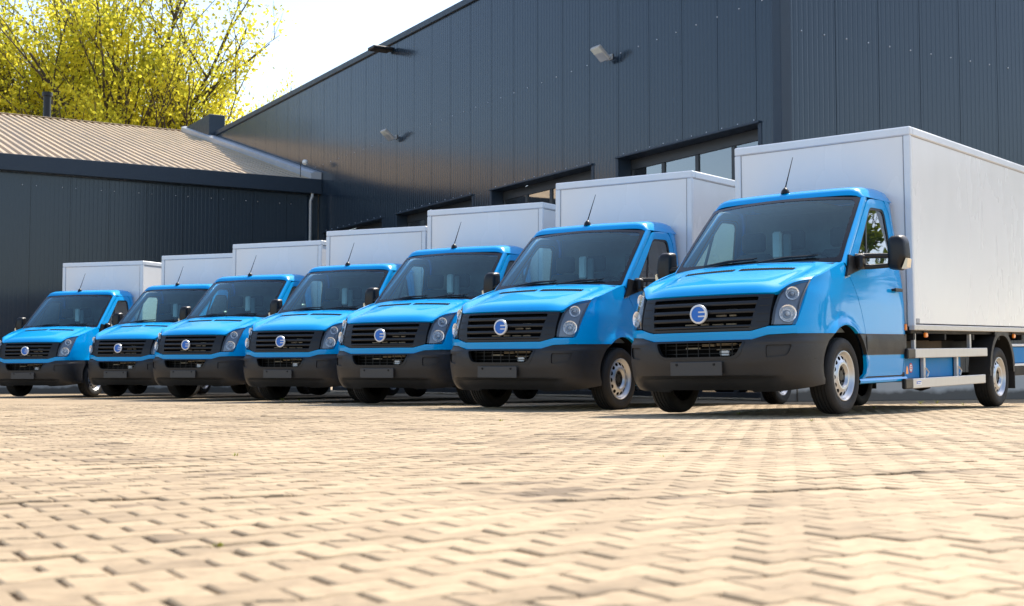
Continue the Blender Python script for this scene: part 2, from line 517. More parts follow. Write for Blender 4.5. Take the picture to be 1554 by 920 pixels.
for k, c in enumerate(rest):
    co, si = math.cos(c[3]), math.sin(c[3])
    X = PVn[:, 0] * co - PVn[:, 1] * si; Yv = PVn[:, 0] * si + PVn[:, 1] * co
    Z = PVn[:, 2] + X * -c[4] + Yv * c[5]
    allv[k * n:(k + 1) * n, 0] = X + c[0]; allv[k * n:(k + 1) * n, 1] = Yv + c[1]; allv[k * n:(k + 1) * n, 2] = Z + c[2]
    b = k * n
    allf += [tuple(i + b for i in q) for q in PF]
    tone[k * len(PF):(k + 1) * len(PF)] = c[6]
me = bpy.data.meshes.new('paver_field')
me.from_pydata(allv.tolist(), [], allf)
a = me.attributes.new('tone', 'FLOAT', 'FACE'); a.data.foreach_set('value', tone)
me.materials.append(M['paver'])
pf = bpy.data.objects.new('paver_field', me); COL.objects.link(pf); pf.parent = pavement; pf['kind'] = 'stuff'

# ------------------------------------------------------------------ warehouse
XA, YC = 14.5, 15.98
HEAD = 4.62
TOP = 9.2
OPEN = [(16.56 + 5.0 * k, 20.62 + 5.0 * k) for k in range(4)]
def rib_profile(w, nr=9, d=0.0035):
    p = w / nr; pts = [(0.006, 0.0)]
    for k in range(nr):
        a = k * p
        pts += [(a + p * 0.36, 0.0), (a + p * 0.44, d), (a + p * 0.62, d), (a + p * 0.70, 0.0)]
    pts += [(w - 0.006, 0.0)]
    return pts
_pc = {}
def panel_mesh(w, h, flip):
    key = (round(w, 3), round(h, 3), flip)
    if key in _pc: return _pc[key]
    pr = rib_profile(w, max(1, round(9 * w / 1.005)), 0.0035 if not flip else 0.0007)
    sd = 0.014 if not flip else 0.022
    # panel lies in local XZ, faces -Y ; ribs are grooves (y>0), edges return backwards
    pts = [(0.0, sd), (0.005, sd)] + pr + [(w - 0.005, sd), (w, sd)]
    v = [(x, y, 0.0) for x, y in pts] + [(x, y, h) for x, y in pts]
    n = len(pts)
    f = [(i, i + 1, n + i + 1, n + i) for i in range(n - 1)]
    me = bpy.data.meshes.new('panel'); me.from_pydata(v, [], f); me.materials.append(M['wall'])
    _pc[key] = me
    return me
def wall_panel(parent, loc, rotz, w, h, flat=0):
    o = bpy.data.objects.new('panel', panel_mesh(w, h, flat)); COL.objects.link(o)
    o.parent = parent; o.location = loc; o.rotation_euler = (0, 0, rotz)
    return o
def screw(parent, loc, rotz):
    o = bpy.data.objects.new('screw', SCREW); COL.objects.link(o); o.parent = parent; o.location = loc; o.rotation_euler = (0, 0, rotz)
sm = MB().lathe([(-0.011, 0.0001), (-0.011, 0.007), (-0.008, 0.010), (0, 0.013)], 8, axis='y')
SCREW = bpy.data.meshes.new('screw'); SCREW.from_pydata(sm.v, [], sm.f); SCREW.materials.append(M['screw'])

wh = empty('warehouse', (XA, YC, 0))
tag(wh, 'large dark anthracite warehouse of ribbed wall panels behind the trucks', 'building')
WL = lambda x, y, z: (x - XA, y - YC, z)       # world -> warehouse local
# wall A (plane X = XA, faces -X): local panel X axis runs along -Y (so that -Y local normal -> -X world)
def seg_A(y0, y1, z0, z1):
    # panel local x axis -> world -Y, local -y -> world -X : rotation -90 deg
    wall_panel(wh, WL(XA, y1, z0), R(-90), y1 - y0, z1 - z0)
seams = [YC + 0.20] + [16.595 + 1.005 * k for k in range(0, 30)]
seams = [s for s in seams if s < 45.8] + [45.95]
for a, b in zip(seams[:-1], seams[1:]):
    # split panel where an opening lies below
    cuts = [a, b]
    for (o0, o1) in OPEN:
        for e in (o0, o1):
            if a + 0.02 < e < b - 0.02: cuts.append(e)
    cuts.sort()
    above = any(o0 - 0.01 < (a + b) / 2 < o1 + 0.01 or (a < o0 < b) or (a < o1 < b) for o0, o1 in OPEN)
    if above:
        seg_A(a, b, HEAD, TOP)
        for c0, c1 in zip(cuts[:-1], cuts[1:]):
            mid = (c0 + c1) / 2
            if not any(o0 < mid < o1 for o0, o1 in OPEN) and c1 - c0 > 0.03:
                seg_A(c0, c1, 0.45, HEAD)
    else:
        seg_A(a, b, 0.45, TOP)
# wall B (plane Y = YC, faces -Y)
sb = [0.20, 1.217] + [1.217 + 1.013 * k for k in range(1, 22)]
for a, b in zip(sb[:-1], sb[1:]):
    wall_panel(wh, (a, 0, 0.45), 0, b - a, TOP - 0.45)
t = MB()
t.box(-0.015, 0.198, -0.015, 0.0, 0.45, TOP, 0.003).box(-0.015, 0.0, 0.002, 0.198, 0.45, TOP, 0.003)
t.build('corner_trim', M['walltrim'], wh)
t = MB().box(-0.06, 0.35, 0.02, 30.0, TOP, TOP + 0.16, 0.01).box(0.352, 22.0, -0.06, 0.35, TOP, TOP + 0.16, 0.01)
t.build('coping', M['walltrim'], wh)
t = MB().box(0.35, 22.0, 0.5, 30.0, TOP - 0.3, TOP - 0.1, 0.01); t.build('roof', M['dark'], wh)
# plinth
t = MB()
prev = YC
for (o0, o1) in OPEN + [(46.0, 46.1)]:
    MB().box(-0.02, 0.25, prev - YC, o0 - YC, -0.03, 0.447, 0.008).build('plinth', M['concrete'], wh); prev = o1
MB().box(0.252, 22.0, -0.02, 0.2, -0.03, 0.447, 0.008).build('plinth', M['concrete'], wh)
# inner darkness behind openings, screws, headers, frames
for k, (o0, o1) in enumerate(OPEN):
    y0, y1 = o0 - YC, o1 - YC
    w = MB()
    fx0, fx1 = 0.30, 0.37
    w.box(fx0, fx1, y0, y1, HEAD - 0.20, HEAD - 0.002, 0.004)
    cols = [y0 + (y1 - y0) * t_ for t_ in (0, 0.25, 0.5, 0.75, 1.0)]
    rows = [0.02, 1.1, 2.2, 3.3, HEAD - 0.202]
    for i, c in enumerate(cols):
        a = max(y0, c - 0.045); b = min(y1, c + 0.045)
        w.box(fx0 + 0.003, fx1 - 0.003, a, b, 0.02, HEAD - 0.203, 0.004)
    for z in rows[:-1]:
        for i in range(4):
            w.box(fx0 + 0.006, fx1 - 0.006, cols[i] + 0.046, cols[i + 1] - 0.046, z, z + 0.09, 0.004)
    win = w.build('glazed_door', M['frame'], wh)
    for i in range(4):
        for r in range(4):
            p = MB().box(fx0 + 0.03, fx0 + 0.036, cols[i] + 0.044, cols[i + 1] - 0.044, rows[r] + 0.088, rows[r + 1] + 0.004, 0.001)
            p.build('pane', M['pane'], win)
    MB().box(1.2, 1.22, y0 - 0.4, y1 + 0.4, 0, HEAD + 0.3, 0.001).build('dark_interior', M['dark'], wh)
    h = MB().box(-0.05, 0.30, y0 - 0.06, y1 + 0.06, HEAD, HEAD + 0.035, 0.004)
    h.build('window_header', M['walltrim'], wh)
    MB().box(-0.012, 0.298, y0 - 0.09, y0, 0.45, HEAD - 0.002, 0.003).build('window_reveal', M['walltrim'], wh)
    rv = MB().box(-0.012, 0.298, y1, y1 + 0.09, 0.45, HEAD - 0.002, 0.003)
    rv.build('window_reveal', M['walltrim'], wh)
    yy = y0 + 0.1
    while yy < y1:
        screw(wh, (-0.001, yy, HEAD + 0.07), R(-90)); yy += 0.42
yy = 0.45
while yy < 29.5:
    screw(wh, (-0.001, yy, 6.68), R(-90)); yy += 0.585
xx = 0.45
while xx < 12:
    screw(wh, (xx, -0.001, 6.12), 0); xx += 0.512
# taller parapet beyond the far end of the wall
pb = MB().box(-0.25, 0.35, 30.1, 42.0, -0.03, TOP + 0.80, 0.02)
pb.build('far_parapet', M['walltrim'], wh)

# wall lamps
def floodlight(y, z, label, s=1.0):
    e = empty('floodlight', (XA, y, z)); tag(e, label, 'wall lamp', 'floodlights on the warehouse wall')
    MB().box(-0.03, 0.0, -0.06, 0.06, -0.06, 0.06, 0.005).build('wall_plate', M['lampgrey'], e)
    MB().tube([(-0.02, 0, 0), (-0.14, 0.0, 0.0), (-0.22, 0.0, 0.03)], 0.022, 8).build('arm', M['lampgrey'], e, 40)
    hd = empty('tmp'); bpy.data.objects.remove(hd)
    # lamp head: tilted box with a glass field on its underside/front
    a = R(42)
    def T(p):
        x, y_, z_ = p
        return (-0.27 + x * math.cos(a) + z_ * math.sin(a), y_, 0.03 - x * math.sin(a) + z_ * math.cos(a))
    b = MB().box(-0.19, 0.17, -0.16, 0.16, -0.03, 0.045, 0.012); b.v = [T(p) for p in b.v]
    h = b.build('lamp_head', M['lampgrey'], e)
    c = MB().box(-0.175, -0.04, -0.145, 0.145, -0.036, -0.0305, 0.002); c.v = [T(p) for p in c.v]; c.build('lens', M['lampglass'], h)
    d = MB().box(-0.035, 0.16, -0.145, 0.145, -0.035, -0.0305, 0.002); d.v = [T(p) for p in d.v]; d.build('back_plate', M['galv'], h)
    MB().tube([(-0.22, -0.06, 0.02), (-0.20, -0.06, -0.09), (-0.12, -0.03, -0.10), (-0.04, -0.03, -0.02)], 0.009, 6).build('cable', M['galv'], e, 40)
    e.scale = (s, s, s)
floodlight(20.85, 6.67, 'grey floodlight on the warehouse wall above the window beside the corner', 0.95)
floodlight(30.7, 6.67, 'grey floodlight on the warehouse wall towards the low annex', 0.95)
e = empty('eaves_lamp', (XA, 31.0, 9.08)); tag(e, 'dark flat lamp under the warehouse roof edge', 'wall lamp')
MB().box(-0.62, -0.05, -0.20, 0.20, -0.09, 0.0, 0.02).build('lamp_body', M['trim'], e)
MB().box(-0.055, 0.0, -0.08, 0.08, -0.07, 0.03, 0.01).build('bracket', M['trim'], e)

# ------------------------------------------------------------------ annex with the beige sheet roof
YW = 36.06
an = empty('annex', (0, YW, 0)); tag(an, 'low dark annex with a beige ribbed metal roof, joined to the warehouse', 'building')
sx = [6.355 + 1.02 * k for k in range(-20, 9)]
sx = [s for s in sx if s < XA - 0.05] + [XA - 0.02]
for a, b in zip(sx[:-1], sx[1:]):
    wall_panel(an, (a, 0, 0.3), 0, b - a, 5.80 - 0.3, 1)
    screw(an, (a + 0.14, -0.001, 5.48), 0); screw(an, (b - 0.21, -0.001, 5.48), 0)
MB().box(-14.1, XA - 0.02, -0.02, 0.2, -0.03, 0.297, 0.008).build('plinth', M['concrete'], an)
MB().box(-14.1, XA - 0.01, -0.27, 0.04, 5.802, 6.235, 0.01).build('fascia', M['walltrim'], an)
# roof: trapezoid ribs running up the slope
slope = 0.27
rf = MB()
pitch = 0.25; x = -14.0; pts = []
while x < XA - 0.02:
    pts += [(x, 0.0), (x + pitch * .40, 0.0), (x + pitch * .50, 0.06), (x + pitch * .90, 0.06)]; x += pitch
yA, yB = -0.22, 13.45
row = lambda y, z: [(px, y, z + pz) for px, pz in pts]
rf.grid([row(yA, 6.185), row(yB, 6.185 + slope * (yB - yA))])
rf.grid([row(yB + 0.02, 6.185 + slope * (yB - yA)), row(2 * yB, 6.185)])
rf.build('roof', M['roofsheet'], an)
MB().box(-14.0, XA - 0.05, yB - 0.12, yB + 0.12, 6.2 + slope * (yB - yA) + 0.03, 6.2 + slope * (yB - yA) + 0.06, 0.01).build('ridge_cap', M['roofsheet'], an)
fl = MB()
z0 = 6.185
def fz(y): return z0 + slope * (y - yA)
for (xa, xb, ha, hb, ya, yb) in ((XA - 0.34, XA - 0.015, 0.05, 0.22, -0.24, yB - 0.2),):
    vs = []
    for y in (ya, yb):
        vs += [(xa, y, fz(y) + ha), (xa, y, fz(y) + hb), (xa + 0.12, y, fz(y) + hb + 0.05), (xb, y, fz(y) + hb + 0.05), (xb, y, fz(y) + ha)]
    fl.add(vs, [(0, 5, 6, 1), (1, 6, 7, 2), (2, 7, 8, 3), (3, 8, 9, 4), (4, 3, 2, 1, 0), (5, 6, 7, 8, 9), (0, 4, 9, 5)])
fl.build('wall_flashing', M['galv'], an)
MB().tube([(14.22, -0.20, 5.9), (14.22, -0.20, 5.72), (14.20, -0.12, 5.60), (14.20, -0.09, 0.1)], 0.05, 10).build('downpipe', M['zinc'], an, 40)
MB().tube([(9.35, yB + 0.6, 9.3), (9.35, yB + 0.6, 10.85), (9.35, yB + 0.6, 10.86), (9.35, yB + 0.6, 11.0)], [0.14, 0.14, 0.19, 0.19], 12).build('flue_pipe', M['trim'], an, 40)
e = empty('roof_lamp', (13.9, YW - 0.05, 6.5)); tag(e, 'small white globe lamp on a stalk at the annex roof corner', 'lamp')
MB().tube([(0, 0, -0.3), (0, 0, 0.25)], 0.012, 6).build('stalk', M['trim'], e)
MB().lathe([(0.16, .001), (0.17, .05), (0.22, .085), (0.27, .085), (0.31, .05), (0.32, .001)], 12, (0.14, 0, 0), 'z').build('globe', M['headrest'], e, 60)

# ------------------------------------------------------------------ trees
def make_tree(seed, height, spread, leafn, lsize, name='spring_tree', mleaf='leaf', stems=3):
    rg = random.Random(seed)
    br = MB(); tips = []
    def grow(p, d, L, r, lvl):
        n = 4; pts = [p]; q = p.copy(); dd = d.copy()
        for i in range(n):
            dd = (dd + Vector((rg.gauss(0, .10), rg.gauss(0, .10), rg.gauss(0.03, .06)))).normalized()
            q = q + dd * (L / n); pts.append(q.copy())
            if lvl >= 3 and rg.random() < .6 or lvl == 2 and rg.random() < .25: tips.append((q.copy(), lvl))
        rr = [r * (1 - .55 * i / n) for i in range(n + 1)]
        br.tube(pts, rr, 6 if lvl < 2 else 4, False)
        if lvl >= 4: return
        k = {0: 7, 1: 5, 2: 3, 3: 2}[lvl]
        for i in range(k):
            t = rg.uniform(.25, 1.0); idx = min(n - 1, int(t * n)); base = pts[idx].lerp(pts[idx + 1], t * n - idx)
            a = rg.uniform(0, 2 * math.pi); tilt = rg.uniform(.45, .95)
            side = Vector((math.cos(a), math.sin(a), 0)); nd = (dd * (1 - tilt * .55) + side * tilt * spread + Vector((0, 0, .25))).normalized()
            grow(base, nd, L * rg.uniform(.45, .68), r * .5, lvl + 1)
    for s_ in range(stems):
        a = s_ * 2 * math.pi / stems + rg.random()
        grow(Vector((0.3 * math.cos(a), 0.3 * math.sin(a), 0)) if stems > 1 else Vector((0, 0, 0)), Vector((math.cos(a) * .16, math.sin(a) * .16, 1)).normalized(), height * .56, height * .011, 0)
    lv = np.zeros((leafn * 4, 3)); lf = []
    zt = max(t[0].z for t in tips) or 1
    for i in range(leafn):
        tp, lvl = tips[rg.randrange(len(tips))]
        s_ = 0.36
        c = tp + Vector((rg.gauss(0, s_), rg.gauss(0, s_), rg.gauss(0, s_)))
        u = Vector((rg.gauss(0, 1), rg.gauss(0, 1), rg.gauss(0, 1))).normalized(); w = u.cross(Vector((rg.gauss(0, 1), rg.gauss(0, 1), rg.gauss(0, 1)))).normalized()
        a = lsize * rg.uniform(.6, 1.3); b = a * .6
        for k_, q in enumerate((c - u * a, c + w * b, c + u * a, c - w * b)): lv[i * 4 + k_] = q
        lf.append((i * 4, i * 4 + 1, i * 4 + 2, i * 4 + 3))
    root = empty(name)
    br.build('trunk', M['bark'], root, 60)
    me = bpy.data.meshes.new('crown'); me.from_pydata(lv.tolist(), [], lf); me.materials.append(M[mleaf])
    o = bpy.data.objects.new('crown', me); COL.objects.link(o); o.parent = root
    return root
def cam_pt(px, depth):
    l = (px - 777) / 1977.0 * depth
    return (fw.x * depth + rt.x * l, fw.y * depth + rt.y * l)
tA = make_tree(3, 21, 0.66, 24000, 0.11)
tB = make_tree(11, 20, 0.66, 23000, 0.11)
spots = [(tA, -70, 66, 1.0, 0.0, 'yellow-green spring tree behind the annex at the end of the tree row'),
         (tB, 30, 70, 1.08, 1.0, 'yellow-green spring tree behind the annex beside the flue pipe, branches crossing its neighbours'),
         (None, 115, 68, 1.0, 2.2, 'tall yellow-green spring tree with dark stems just behind the flue pipe'),
         (None, 178, 65, 1.10, 1.2, 'broad yellow-green spring tree behind the middle of the annex ridge'),
         (None, 240, 68, 0.78, 4.2, 'lower yellow spring tree behind the end of the annex ridge near the parapet')]
for i, (src, px, dep, sc, rz, lab) in enumerate(spots):
    o = src if src else copy_tree(tA if i % 2 == 0 else tB)
    x, y = cam_pt(px, dep); o.location = (x, y, 0); o.rotation_euler = (0, 0, rz); o.scale = (sc, sc, sc)
    tag(o, lab, 'tree', 'spring trees behind the annex')
tC = make_tree(23, 13, 0.6, 9000, 0.10, stems=2)
x, y = cam_pt(318, 100); tC.location = (x, y, 0); tC.scale = (1.0, 1.0, 1.76)
tag(tC, 'small thin-leaved distant tree just above the warehouse roof edge', 'tree', 'spring trees behind the annex')
tD = make_tree(41, 17, 0.9, 9000, 0.24, 'green_tree', 'leafgreen', 2)
for i, (x, y, sc) in enumerate(((46, 12.0, 0.60), (50, 6.5, 0.75), (54, 0, 0.65), (60, -9, 0.7))):
    o = tD if i == 0 else copy_tree(tD)
    o.location = (x, y, 0); o.rotation_euler = (0, 0, 1.3 * i); o.scale = (sc, sc, sc)
    tag(o, 'leafy green tree beyond the warehouse, mirrored in the truck door window', 'tree', 'green trees mirrored in the door window')


# ------------------------------------------------------------------ box truck
PLAN = [(0, 0), (.3, .012), (.5, .04), (.65, .085), (.76, .15), (.84, .235), (.89, .33), (.925, .45), (.945, .60), (.95, .80), (.95, 1.0)]
def catmull(P, n=12):
    out = []
    Q = [np.array((-P[1][0], P[1][1]))] + [np.array(p) for p in P] + [np.array(P[-1]) * 2 - np.array(P[-2])]
    for i in range(1, len(Q) - 2):
        for k in range(n):
            t = k / n; a, b, c, d = Q[i - 1], Q[i], Q[i + 1], Q[i + 2]
            out.append(.5 * ((2 * b) + (-a + c) * t + (2 * a - 5 * b + 4 * c - d) * t * t + (-a + 3 * b - 3 * c + d) * t ** 3))
    out.append(Q[-2]); return np.array(out)
CV = catmull(PLAN)
CS = np.concatenate([[0], np.cumsum(np.hypot(*np.diff(CV, axis=0).T))])
def s_of_x(x): return float(np.interp(x, CV[:, 0], CS))
def s_of_y(y): return float(np.interp(y, CV[:, 1], CS))
ZF = [.60, .735, .77, .93, 1.09, 1.21, 1.35]; YF = [.02, .015, .0, .03, .10, .19, .32]
ZB = [.215, .25, .29, .36, .5, .6, .66, .70, .76]; YB_ = [.16, .11, .05, .0, -.035, -.04, -.03, .005, .02]
def smooth_interp(z, zs, ys):
    # linear table softened
    return sum(lerp(z + d, zs, ys) for d in (-.03, -.015, 0, .015, .03)) / 5
def front(s, z, dy=0.0, bumper=False):
    x = float(np.interp(abs(s), CS, CV[:, 0])); y = float(np.interp(abs(s), CS, CV[:, 1]))
    if bumper:
        # recessed chin below the plate, ledge above the lamps covers
        k = 1 / (1 + math.exp((abs(s) - .66 - .5 * (z - .30)) / .018))
        dy += .045 * k * max(0.0, min(1.0, (.372 - z) / .022)) - .014 * math.exp(-((z - .675) / .022) ** 2) * min(1.0, max(0.0, (abs(s) - .5) / .08))
    return (math.copysign(x, s), y + dy + (smooth_interp(z, ZB, YB_) if bumper else smooth_interp(z, ZF, YF)), z)
LEANZ = [.8, .93, 1.09, 1.21, 1.3]; LEANY = [0, .03, .10, .19, .22]
SBZ = [.22, .30, .5, .75, 1.05, 1.25, 1.42, 1.7, 2.05, 2.12, 2.2]; SBX = [.90, .925, .945, .95, .945, .928, .902, .868, .82, .806, .76]
def side(y, z, sgn=1, off=0.0):
    px = float(np.interp(y - lerp(z, LEANZ, LEANY), CV[:, 1], CV[:, 0]))
    x = smooth_interp(z, SBZ, SBX) - (.95 - px)
    # flare over the front wheel
    r = math.hypot(y - 1.0, z - .35)
    fl = .030 * math.exp(-((r - .470) / .045) ** 2) if z > .36 else 0
    if y > 2.40: x -= 1.2 * (y - 2.40) ** 2
    return (sgn * (x + fl + off), y, z)
def arc(cy, cz, r, a0, a1, n=14):
    return [(cy + r * math.cos(R(a0 + (a1 - a0) * i / n)), cz + r * math.sin(R(a0 + (a1 - a0) * i / n))) for i in range(n + 1)]
AR = .465

def make_truck():
    SHEAR[0] = math.tan(R(1.307))
    T = empty('box_truck')
    # ---- cab shell ----------------------------------------------------------------
    body = None
    # fenders
    a_r = math.degrees(math.asin((.737 - .35) / AR))
    fend = [(.245, .737), (.235, .81), (.30, .93), (.345, 1.0), (.42, 1.12), (.497, 1.222), (.62, 1.262), (.80, 1.318), (1.0, 1.374), (1.12, 1.402),
            (1.172, 1.303), (1.291, 1.15), (1.402, .95), (1.473, .80), (1.478, .737)] + arc(1.0, .35, AR, a_r, 180 - a_r, 22)
    # roof shell
    vst = [(1.712, 2.110, .088), (1.735, 2.150, .08), (1.78, 2.182, .07), (1.88, 2.203, .04), (2.10, 2.222, .015), (2.35, 2.230, 0), (2.48, 2.222, 0), (2.535, 2.185, 0), (2.56, 2.11, 0)]
    P = []
    ts = np.linspace(-1, 1, 33)
    for i, (y, zc, cy) in enumerate(vst):
        hw = .815 if i else .806
        ze = lerp(i, [0, 1, 2, 8], [2.068, 2.080, 2.088, 2.075])
        row = []
        for t_ in ts:
            a = abs(t_); e = max(0, (a - .80) / .20)
            drop = .010 * a * a + (zc - ze - .010) * (1 - math.sqrt(max(0, 1 - e * e)))
            row.append((hw * t_, y + cy * t_ * t_, zc - drop))
        P.append(row)
    body = MB().grid(P).build('roof', M['paint'], T, 40)
    # back of the cab
    MB().box(-.80, .80, 2.50, 2.545, .62, 2.10, .02).build('cab_back', M['paint'], T)
    for sg in (1, -1):
        fl = (-.035 * sg, 0, 0)
        patch('fender', fend, [], lambda y, z: side(y, z, sg), M['paint'], T, fl, (.05, .05), 30)
        # A pillar: ruled patch from windscreen edge to door edge
        P = []
        for i in range(13):
            t_ = i / 12
            w0 = Vector((.878 - .072 * t_, 1.118 + .672 * t_, 1.405 + .665 * t_)); w0.y -= .0
            yd, zd = 1.175 + .735 * t_, 1.36 + .715 * t_
            d0 = Vector(side(yd, zd, 1)); row = []
            for k in range(6):
                q = w0.lerp(d0, k / 5); q += Vector((.016, -.016, .010)) * math.sin(math.pi * k / 5)
                row.append((sg * q.x, q.y, q.z))
            P.append(row)
        MB().grid(P).build('a_pillar', M['paint'], T, 50)
        # door ----------------------------------------------------------------------
        door_out = rounded([(1.445, .305, .02), (2.425, .305, .02), (2.445, .80, .1), (2.445, 1.30, .1), (2.405, 1.95, .1), (2.33, 2.082, .06), (1.93, 2.070, .08), (1.20, 1.385, .03), (1.178, 1.305, .02), (1.298, 1.15, .05), (1.408, .95, .05), (1.480, .78, .05), (1.482, .53, .05)], .03, 4)
        win = rounded([(1.34, 1.345, .03), (2.335, 1.405, .05), (2.300, 1.99, .08), (1.935, 1.985, .06)], .04, 5)
        dr = patch('door', door_out, [win], lambda y, z: side(y, z, sg, .002), M['paint'], T, fl, (.07, .06), 30)
        # window glass + black rubber frame + quarter divider
        wo = rounded([(1.30, 1.330, .03), (2.352, 1.392, .05), (2.316, 2.006, .08), (1.925, 2.000, .06)], .04, 5)
        wi = rounded([(1.385, 1.372, .03), (2.305, 1.425, .05), (2.274, 1.968, .07), (1.950, 1.963, .05)], .04, 5)
        patch('window_rubber', wo, [wi], lambda y, z: side(y, z, sg, -.004), M['trim'], dr, (-.02 * sg, 0, 0), (.2, .08), 30)
        patch('window', wo, [], lambda y, z: side(y, z, sg, -.012), M['sideglass'], dr, None, (.3, .08), 60)
        patch('window_divider', [(1.640, 1.36), (1.672, 1.36), (1.832, 1.88), (1.800, 1.85)], [], lambda y, z: side(y, z, sg, -.006), M['trim'], dr, (-.02 * sg, 0, 0), (.3, .08), 30)
        # black rubbing strip
        patch('rubbing_strip', rounded([(1.492, .535, .01), (2.44, .535, .01), (2.447, .735, .01), (1.486, .735, .01)], .01, 2), [], lambda y, z: side(y, z, sg, .016 if .56 < z < .71 else .008), M['plastic'], dr, (-.02 * sg, 0, 0), (.12, .05), 50)
        # handle
        hb = MB().box(.965, .985, 2.17, 2.36, 1.155, 1.190, .008).box(.935, .966, 2.18, 2.205, 1.160, 1.185, .004).box(.935, .966, 2.325, 2.35, 1.160, 1.185, .004)
        if sg < 0: hb.v = [(-x, y, z) for x, y, z in hb.v]
        hb.build('handle', M['trim'], dr)
        # badge letters on the wing (chrome, too small to read)
        bd = MB()
        for k, (w_, h_) in enumerate(((.016, .022), (.012, .014), (.013, .014), (.012, .018), (.014, .014), (.012, .014))):
            y0 = 1.085 + k * .022; z0 = 1.245 + k * .004
            q = [side(y0, z0, sg, .004), side(y0 + w_, z0 + .002, sg, .004), side(y0 + w_, z0 + h_, sg, .004), side(y0, z0 + h_, sg, .004)]
            bd.add(q + [(p[0] - .004 * sg, p[1], p[2]) for p in q], [(0, 1, 2, 3), (0, 1, 5, 4), (1, 2, 6, 5), (2, 3, 7, 6), (3, 0, 4, 7)])
        bd.build('badge', M['chromebadge'], T)
        # pillar behind the door, sill, black panel between arch and door
        patch('rear_pillar', [(2.452, .31), (2.555, .31), (2.56, .8), (2.56, 2.03), (2.50, 2.085), (2.345, 2.087), (2.420, 1.95), (2.452, 1.30)], [], lambda y, z: side(y, z, sg), M['paint'], T, (-.05 * sg, 0, 0), (.04, .08), 30)
        patch('rear_strip', [(2.454, .535), (2.558, .535), (2.56, .735), (2.456, .735)], [], lambda y, z: side(y, z, sg, .012), M['plastic'], T, (-.02 * sg, 0, 0), (.04, .05), 50)
        P = []
        for y in np.linspace(1.36, 2.53, 8):
            P.append([(sg * (.932 - .0), y, .312), (sg * .945, y, .292), (sg * .940, y, .272), (sg * .90, y, .262), (sg * .80, y, .262)])
        MB().grid(P).build('sill', M['paint'], T, 40)
        # panel behind the wheel arch (black trim and blue lower piece)
        lo = [(1.476, .31), (1.476, .53), (1.43, .53)] + [p for p in arc(1.0, .35, AR, 22.5, -4, 5)]
        patch('arch_lower', lo, [], lambda y, z: side(y, z, sg), M['paint'], T, fl, (.06, .06), 30)
        up_ = [(1.478, .540), (1.476, .733), (1.262, .733)] + arc(1.0, .35, AR, a_r - .5, 24.2, 8)
        patch('arch_trim', up_, [], lambda y, z: side(y, z, sg, .010), M['plastic'], T, fl, (.06, .06), 40)
        # wheel-arch liner
        P = [[(sg * .50, y, z), (sg * .925, y, z)] for y, z in arc(1.0, .35, AR + .012, -8, 188, 24)]
        MB().grid(P).build('arch_liner', M['dark'], T, 60)
        MB().box(min(sg * .46, sg * .50), max(sg * .46, sg * .50), .52, 1.48, .30, .85, .01).build('inner_wing', M['dark'], T)
        # orange marker on the rear pillar
        o_ = MB().box(sg * .945 - .012, sg * .945 + .012, 2.485, 2.520, .775, .84, .006); o_.build('marker_light', M['orange'], T)
    # ---- bonnet -------------------------------------------------------------------
    xf = [0, .25, .45, .60, .668, .70, .728, .785, .835, .866]
    zf = [1.108, 1.108, 1.107, 1.104, 1.101, 1.12, 1.160, 1.196, 1.212, 1.222]
    us = np.linspace(-1, 1, 57); vs_ = np.concatenate([[0, .012, .03, .055, .085, .12], np.linspace(.16, 1, 16)])
    def hood(u, v):
        a = abs(u); x = .870 * a
        F = Vector(front(s_of_x(x), lerp(x, xf, zf))); Rr = Vector((.878 * a, 1.03 + .10 * a * a, 1.432 - .030 * a * a))
        p = F.lerp(Rr, v)
        L = .042 * max(0, 1 - (a / .98) ** 4) + .006
        b = 1 - (1 - v / .11) ** 2 if v < .11 else (1 - (v - .11) / .89)
        p.z += L * b
        # raised centre field with soft creases towards the screen
        ck = .62 + .20 * v
        p.z += .014 * (1 / (1 + math.exp((a - ck) / .025))) * min(1, v / .2) * (1 - .6 * v)
        if u < 0: p.x = -p.x
        return p
    P = [[tuple(hood(u, v)) for u in us] for v in vs_]
    hm = MB().grid(P)
    # turned-down lips at the front and the sides
    hm.grid([[tuple(hood(u, 0)) for u in us], [tuple(hood(u, 0) + Vector((0, .03, -.022))) for u in us]])
    for u in (-1, 1):
        hm.grid([[tuple(hood(u, v)) for v in vs_], [tuple(hood(u, v) + Vector((-.012 * u, .0, -.03))) for v in vs_]])
    hd = hm.build('bonnet', M['paint'], T, 35)
    # air intake slots near the windscreen
    for sg in (-1, 1):
        v_ = MB()
        q = []
        for u in np.linspace(.03, .655, 8):
            p0 = hood(sg * u, .655 - .02 * u); p1 = hood(sg * u, .735 - .03 * u)
            q.append([tuple(p0 + Vector((0, 0, .003))), tuple(p1 + Vector((0, 0, .003)))])
        v_.grid(q); sv = v_.build('intake_slot', M['dark'], hd, 40)
        fins = MB()
        for u in np.linspace(.05, .63, 20):
            p0 = hood(sg * u, .655 - .02 * u); p1 = hood(sg * u, .735 - .03 * u)
            fins.tube([p0 + Vector((0, 0, .004)), p1 + Vector((.006 * sg, 0, .004))], .0035, 4, False)
        fins.build('intake_fins', M['dark'], sv)
    # scuttle panel below the screen
    P = [[(.86 * u, 1.02 + .10 * u * u + dy, 1.415 - .02 * u * u + dz) for u in np.linspace(-1, 1, 17)] for dy, dz in ((-.04, -.012), (.03, -.03), (.10, -.06))]
    MB().grid(P).build('scuttle', M['trim'], T, 50)
